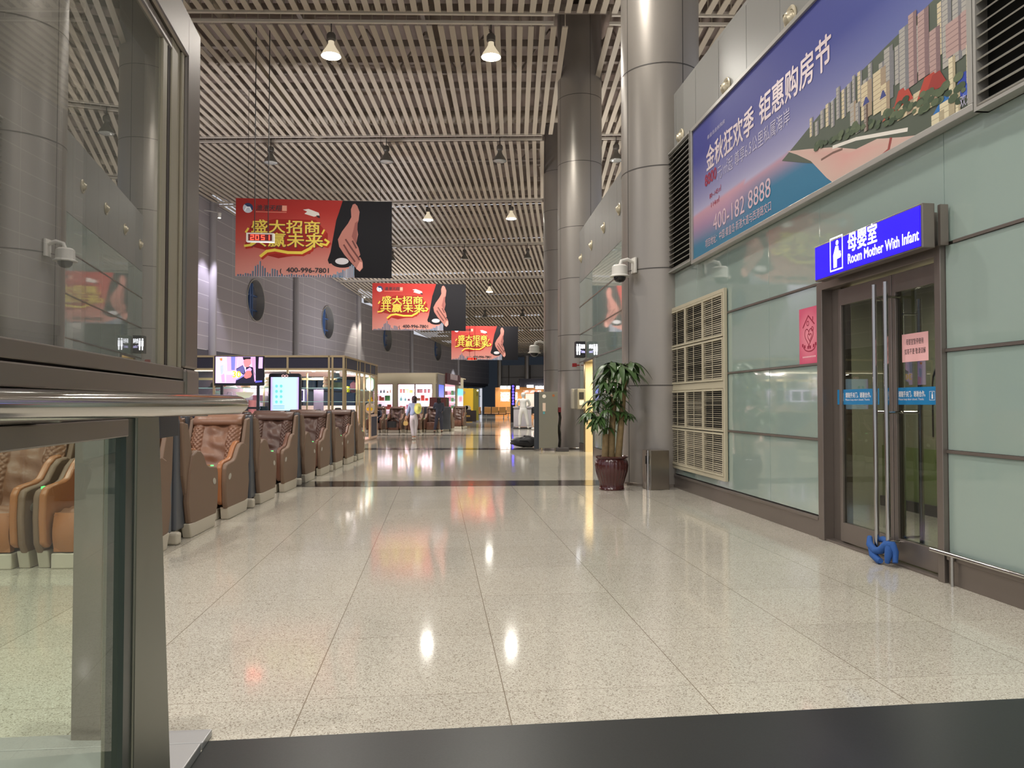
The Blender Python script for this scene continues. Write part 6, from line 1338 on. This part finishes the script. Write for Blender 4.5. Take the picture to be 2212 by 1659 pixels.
#SECTION_PEOPLE
def skin(name, nodes, edges, m, parent, sub=2, root=0):
    me = bpy.data.meshes.new(name); me.from_pydata([n[0] for n in nodes], edges, []); me.materials.append(m)
    o = bpy.data.objects.new(name, me); COL.objects.link(o); o.parent = parent
    md = o.modifiers.new('skin', 'SKIN'); md.use_smooth_shade = True
    sv = me.skin_vertices[0].data if me.skin_vertices else None
    if sv is None:
        import bmesh
        b = bmesh.new(); b.from_mesh(me); b.verts.layers.skin.verify(); b.to_mesh(me); b.free(); sv = me.skin_vertices[0].data
    for i, n in enumerate(nodes):
        r = n[1]; sv[i].radius = (r, r) if not hasattr(r, '__len__') else r; sv[i].use_root = (i == root)
    s_ = o.modifiers.new('sub', 'SUBSURF'); s_.levels = sub; s_.render_levels = sub
    return o
def person(label, loc, rz, J, skinc, top, bottom, shoes, hair, hairlen=.0, hoods=False, mask=False, h=1.6, group=None):
    e = thing('person', label, 'person', loc, rz); k = h / 1.6; e.scale = (k, k, k)
    V = lambda n: Vector(J[n])
    def lim(a, b, n=3): return [tuple(V(a).lerp(V(b), t)) for t in (0, 1)]
    nodes = [(V('pelvis'), (.12, .09)), (V('waist'), (.105, .08)), (V('chest'), (.135, .09)), (V('neck'), (.05, .05)), (V('head0'), (.062, .07)), (V('head1'), (.078, .092)), (V('head2'), (.06, .07))]
    ed = [(0, 1), (1, 2), (2, 3), (3, 4), (4, 5), (5, 6)]
    for sd in ('L', 'R'):
        b = len(nodes); nodes += [(V('sh' + sd), .055), (V('el' + sd), .036), (V('wr' + sd), .024), (V('ha' + sd), (.034, .018))]; ed += [(2, b), (b, b + 1), (b + 1, b + 2), (b + 2, b + 3)]
        d = (V('ha' + sd) - V('wr' + sd)).normalized(); side = d.cross(Vector((0, 1, 0))); side = side.normalized() if side.length > .1 else Vector((1, 0, 0))
        for f_, (o_, L_) in enumerate(((-.028, .055), (-.010, .066), (.010, .062), (.027, .048))):
            c = len(nodes); nodes += [(V('ha' + sd) + side * o_ + d * .03, .009), (V('ha' + sd) + side * o_ * 1.1 + d * (.03 + L_) + Vector((0, .012, 0)), .007)]; ed += [(b + 3, c), (c, c + 1)]
        c = len(nodes); nodes += [(V('wr' + sd).lerp(V('ha' + sd), .5) - side * .035, .010), (V('ha' + sd) - side * .05 + d * .02, .008)]; ed += [(b + 2, c), (c, c + 1)]
        b = len(nodes); nodes += [(V('hip' + sd), .085), (V('kn' + sd), .052), (V('an' + sd), .034), (V('to' + sd), (.032, .025))]; ed += [(0, b), (b, b + 1), (b + 1, b + 2), (b + 2, b + 3)]
    skin('body', nodes, ed, skinc, e)
    g = 1.16; tn = [(V('waist') - (V('chest') - V('waist')) * 1.05, (.172, .14)), (V('waist'), (.15, .12)), (V('chest'), (.17, .12)), (V('chest').lerp(V('neck'), .55), (.12, .10)), (V('neck') - Vector((0, 0, .01)), (.066, .066))]; te = [(0, 1), (1, 2), (2, 3), (3, 4)]
    for sd in ('L', 'R'):
        b = len(tn); tn += [(V('sh' + sd), .078), (V('el' + sd), .056), (V('el' + sd).lerp(V('wr' + sd), .88), .042)]; te += [(2, b), (b, b + 1), (b + 1, b + 2)]
    skin('shirt', tn, te, top, e, root=2)
    pn = [(V('pelvis') - (V('pelvis') - (V('hipL') + V('hipR')) / 2) * 1.2, (.12, .12)), (V('pelvis').lerp(V('waist'), .25), (.155, .13)), (V('pelvis').lerp(V('waist'), .9), (.14, .115))]; pe = [(0, 1), (1, 2)]
    for sd in ('L', 'R'):
        b = len(pn); pn += [(V('hip' + sd), (.125, .12)), (V('kn' + sd), .078), (V('an' + sd) + Vector((0, 0, .03)), .062)]; pe += [(0, b), (b, b + 1), (b + 1, b + 2)]
    skin('trousers', pn, pe, bottom, e)
    for sd in ('L', 'R'):
        d = (V('to' + sd) - V('an' + sd)); d.z = 0; d = d.normalized() if d.length > .01 else Vector((0, 1, 0)); a = V('an' + sd); R3 = Matrix(((d.y, d.x, 0), (-d.x, d.y, 0), (0, 0, 1))).to_3x3()
        mb = MB(); mb.ball((a.x + d.x * .055, a.y + d.y * .055, a.z - .03), (.045, .125, .04), 14, 8, R3); mb.box((a.x - .03, a.y - .03, a.z - .075), (a.x + .03, a.y + .03, a.z - .06)); mb.build('shoe', shoes, e, smooth=60)
    h1 = V('head1'); f = V('face') if 'face' in J else Vector((0, 1, 0)); f = Vector(f).normalized(); side = f.cross(Vector((0, 0, 1)))
    mb = MB(); mb.ball(tuple(h1 - f * .018 + Vector((0, 0, .03))), (.098, .105, .105), 18, 12)
    if hairlen: mb.ball(tuple(h1 - f * .05 - Vector((0, 0, hairlen * .45))), (.088, .055, hairlen * .8), 16, 12)
    mb.build('hood' if hoods else 'hair', hair, e, smooth=80)
    mb = MB(); mb.ball(tuple(h1 + f * .092 - Vector((0, 0, .012))), (.013, .02, .022), 8, 6)
    for s2 in (-1, 1): mb.ball(tuple(h1 + side * s2 * .085), (.014, .02, .03), 8, 6)
    mb.build('nose_and_ears', skinc, e, smooth=80)
    mb = MB()
    for s2 in (-1, 1): mb.ball(tuple(h1 + f * .082 + side * s2 * .03 + Vector((0, 0, .018))), .011, 8, 6)
    mb.build('eyes', M_ink, e)
    mb = MB(); mb.ball(tuple(h1 + f * .085 - Vector((0, 0, .048))), (.024, .012, .008), 8, 6); mb.build('mouth', mat('lips', srgb(160, 90, 84), .5), e)
    if mask: mb = MB(); mb.ball(tuple(h1 + f * .06 - Vector((0, 0, .035))), (.07, .055, .05), 12, 8); mb.build('face_mask', M_white, e, smooth=80)
    return e
STAND = dict(pelvis=(0, 0, .86), waist=(0, 0, 1.02), chest=(0, 0, 1.20), neck=(0, 0, 1.34), head0=(0, .01, 1.40), head1=(0, .02, 1.48), head2=(0, .01, 1.55),
             shL=(-.17, 0, 1.29), elL=(-.23, .02, 1.04), wrL=(-.24, .06, .82), haL=(-.24, .08, .75), shR=(.17, 0, 1.29), elR=(.23, .02, 1.04), wrR=(.24, .06, .82), haR=(.24, .08, .75),
             hipL=(-.09, 0, .82), knL=(-.10, .01, .45), anL=(-.10, 0, .09), toL=(-.10, .12, .04), hipR=(.09, 0, .82), knR=(.10, .01, .45), anR=(.10, 0, .09), toR=(.10, .12, .04))
M_sk = mat('skin_tone', srgb(206, 160, 136), .5); M_hair = mat('dark_hair', srgb(34, 26, 26), .45)
# walking woman in pale blue seen from behind
J = dict(STAND); J.update(chest=(.05, .0, 1.20), neck=(.05, .04, 1.33), head0=(.04, .05, 1.39), head1=(.03, .06, 1.47), head2=(.03, .05, 1.54), shL=(-.13, .0, 1.27), shR=(.22, 0, 1.27), elL=(-.20, -.05, 1.03), wrL=(-.25, .0, .84), haL=(-.27, .02, .77), elR=(.27, .03, 1.04), wrR=(.24, .18, .95), haR=(.22, .24, .93),
                         hipL=(-.06, 0, .82), knL=(-.05, .06, .46), anL=(.0, -.02, .09), toL=(-.02, .10, .04), hipR=(.10, 0, .82), knR=(.07, .1, .45), anR=(.05, .06, .09), toR=(.04, .18, .04))
wp = W(-2.45, 27.1); w1 = person('person in pale blue shirt and white trousers walking away, yellow hat on the back', wp, ROT(27) + radians(6), J, M_sk, mat('pale_blue_shirt', srgb(146, 160, 188), .8), mat('white_trousers', srgb(212, 204, 210), .8), M_white, mat('brown_black_hair', srgb(54, 38, 44), .5), .16, h=1.55)
e = thing('straw_hat', 'yellow-green round hat hanging on the back of the person in pale blue', 'hat', wp + Vector((.16, -.16, 1.10)), 0)
mb = MB()
for p_ in ((.155, .0), (.13, -.012), (.09, -.03), (.06, -.06), (0, -.075)): pass
prof = [(0, .06), (.05, .055), (.075, .02), (.1, .006), (.155, 0)]; mb.lathe(prof, n=28)
for i, v in enumerate(mb.v): mb.v[i] = (v[0] * .85, -v[2], v[1] * 1.25)
mb.build('hat_body', mat('yellow_green_straw', srgb(214, 214, 120), .8), e, smooth=60)
e = thing('yellow_handbag', 'small yellow bag held in the left hand of the person in pale blue', 'handbag', wp + Vector((-.27, .03, .50)), 0); mb = MB(); mb.prism(rrect(-.08, 0, .08, .15, .05), -.05, .05, 'y'); mb.build('bag_body', mat('yellow_leather', srgb(214, 180, 110), .6), e, bevel=.01)
mb = MB(); mb.tube([(-.05, 0, .14), (-.02, 0, .23), (.03, 0, .23), (.05, 0, .14)], .008, 6); mb.build('handle', mat('yellow_leather'), e)
# dark dressed person, long black hair, back view
J = dict(STAND); J.update(elL=(-.25, .06, 1.08), wrL=(-.12, .20, 1.08), haL=(-.05, .22, 1.10), elR=(.2, .05, 1.04), wrR=(.14, .18, .96), haR=(.10, .22, .95), hipL=(-.08, 0, .82), knL=(-.13, .02, .46), anL=(-.19, -.02, .09), toL=(-.23, .10, .04), anR=(.11, .02, .09), toR=(.13, .14, .04))
person('person in dark grey clothes with long black hair standing with the back to the camera', W(-2.35, 33.2), ROT(33), J, M_sk, mat('charcoal_top', srgb(72, 76, 92), .8), mat('dark_grey_trousers', srgb(66, 68, 84), .8), mat('brown_shoes', srgb(90, 70, 60), .6), M_hair, .22, h=1.56)
# seated person facing the camera, white face mask
J = dict(STAND); J.update(pelvis=(0, .32, .55), waist=(0, .36, .70), chest=(0, .36, .88), neck=(0, .34, 1.0), head0=(0, .32, 1.05), head1=(0, .30, 1.13), head2=(0, .31, 1.20), face=(-.1, -1, -.25), shL=(-.17, .36, .95), elL=(-.24, .25, .74), wrL=(-.12, .06, .66), haL=(-.05, .02, .66), shR=(.17, .36, .95), elR=(.25, .25, .74), wrR=(.12, .05, .64), haR=(.06, .0, .62),
                         hipL=(-.09, .28, .53), knL=(-.1, -.12, .50), anL=(-.12, -.16, .09), toL=(-.12, -.28, .04), hipR=(.09, .28, .53), knR=(.06, -.14, .56), anR=(-.02, -.28, .26), toR=(-.06, -.38, .22))
person('person in dark clothes and a white face mask sitting in the leftmost far massage chair', W(-5.18, 33.2), ROT(33), J, M_sk, mat('navy_jacket', srgb(40, 42, 58), .8), mat('dark_jeans', srgb(38, 46, 66), .8), M_dk, M_hair, 0, mask=True, h=1.6)
e = thing('black_jacket', 'black jacket draped over the seat right of the masked seated person', 'jacket', W(-4.35, 33.25, .46), ROT(33)); mb = MB(); mb.grid(lambda u, v: (.26 * (u - .5) * 2 * (1 + .1 * sin(9 * v)), -.12 + .35 * v, .03 + .16 * sin(pi * u) * (1 - .4 * v) + .02 * sin(14 * u + 5 * v)), 16, 12); mb.grid(lambda u, v: (.2 * (u - .5) * 2 - .05, -.12 - .02 * sin(6 * u), -.22 + .27 * v), 12, 8); mb.build('cloth', mat('black_nylon'), e, smooth=70)
# figure in white protective suit, back view
J = dict(STAND); J.update(shL=(-.2, 0, 1.3), shR=(.2, 0, 1.3), elL=(-.30, .05, 1.06), wrL=(-.22, .20, 1.0), haL=(-.18, .26, 1.0), elR=(.30, .05, 1.06), wrR=(.24, .2, 1.0), haR=(.2, .26, 1.0), hipL=(-.1, 0, .82), knL=(-.14, 0, .45), anL=(-.16, 0, .1), toL=(-.17, .12, .04), hipR=(.1, 0, .82), knR=(.16, 0, .45), anR=(.22, 0, .1), toR=(.24, .12, .04))
M_suit = mat('white_coverall', srgb(228, 226, 224), .8, bump=.3, bscale=9)
person('person in a white hooded protective suit standing with the back to the camera', CF(.56, 38.7), -YAW, J, M_suit, M_suit, M_suit, M_suit, M_suit, .06, hoods=True, h=1.83)
J = dict(STAND); J.update(pelvis=(0, 0, .52), waist=(0, 0, .66), chest=(-.05, 0, .86), neck=(-.08, 0, .98), head0=(-.1, 0, 1.04), head1=(-.12, 0, 1.12), head2=(-.12, 0, 1.19), face=(-1, .1, -.2), shL=(-.05, -.18, .94), elL=(-.18, -.2, .74), wrL=(-.38, -.14, .72), haL=(-.45, -.12, .71), shR=(-.05, .18, .94), elR=(-.16, .2, .74), wrR=(-.36, .14, .72), haR=(-.43, .12, .71), hipL=(0, -.1, .5), knL=(-.42, -.1, .5), anL=(-.42, -.1, .09), toL=(-.54, -.1, .04), hipR=(0, .1, .5), knR=(-.42, .1, .5), anR=(-.42, .1, .09), toR=(-.54, .1, .04))
person('person in a white suit seated at the table, half hidden behind the grey cabinet', CF(1.55, 37.6), -YAW, J, M_sk, mat('cream_coverall', srgb(214, 206, 186), .8), M_suit, M_suit, M_hair, 0, h=1.65)
e = thing('stool', 'plain stool under the half hidden person in white', 'stool', CF(1.55, 37.6), -YAW); mb = MB(); mb.cyl((0, 0, .40), (0, 0, .44), .18, n=18); mb.build('seat', M_dk, e)
for a in (0, pi / 2, pi, 3 * pi / 2): mb = MB(); mb.cyl((.14 * cos(a), .14 * sin(a), .4), (.17 * cos(a), .17 * sin(a), 0), .012, n=8); mb.build('leg', M_alu, e)
# general fill: a light panel added out of view behind the camera
vl = thing('vestibule_fill_light', 'added flat white fill light out of view behind the camera', 'light', (-.5, -3.5, 5.2)); mb = MB(); mb.box((-1.0, -.3, 0), (1.0, .3, .06)); mb.build('housing', M_white, vl)
alight('vestibule_fill_beam', (0, 0, -.01), 2.0, 160, (1, .88, .72), vl, sizey=.6)
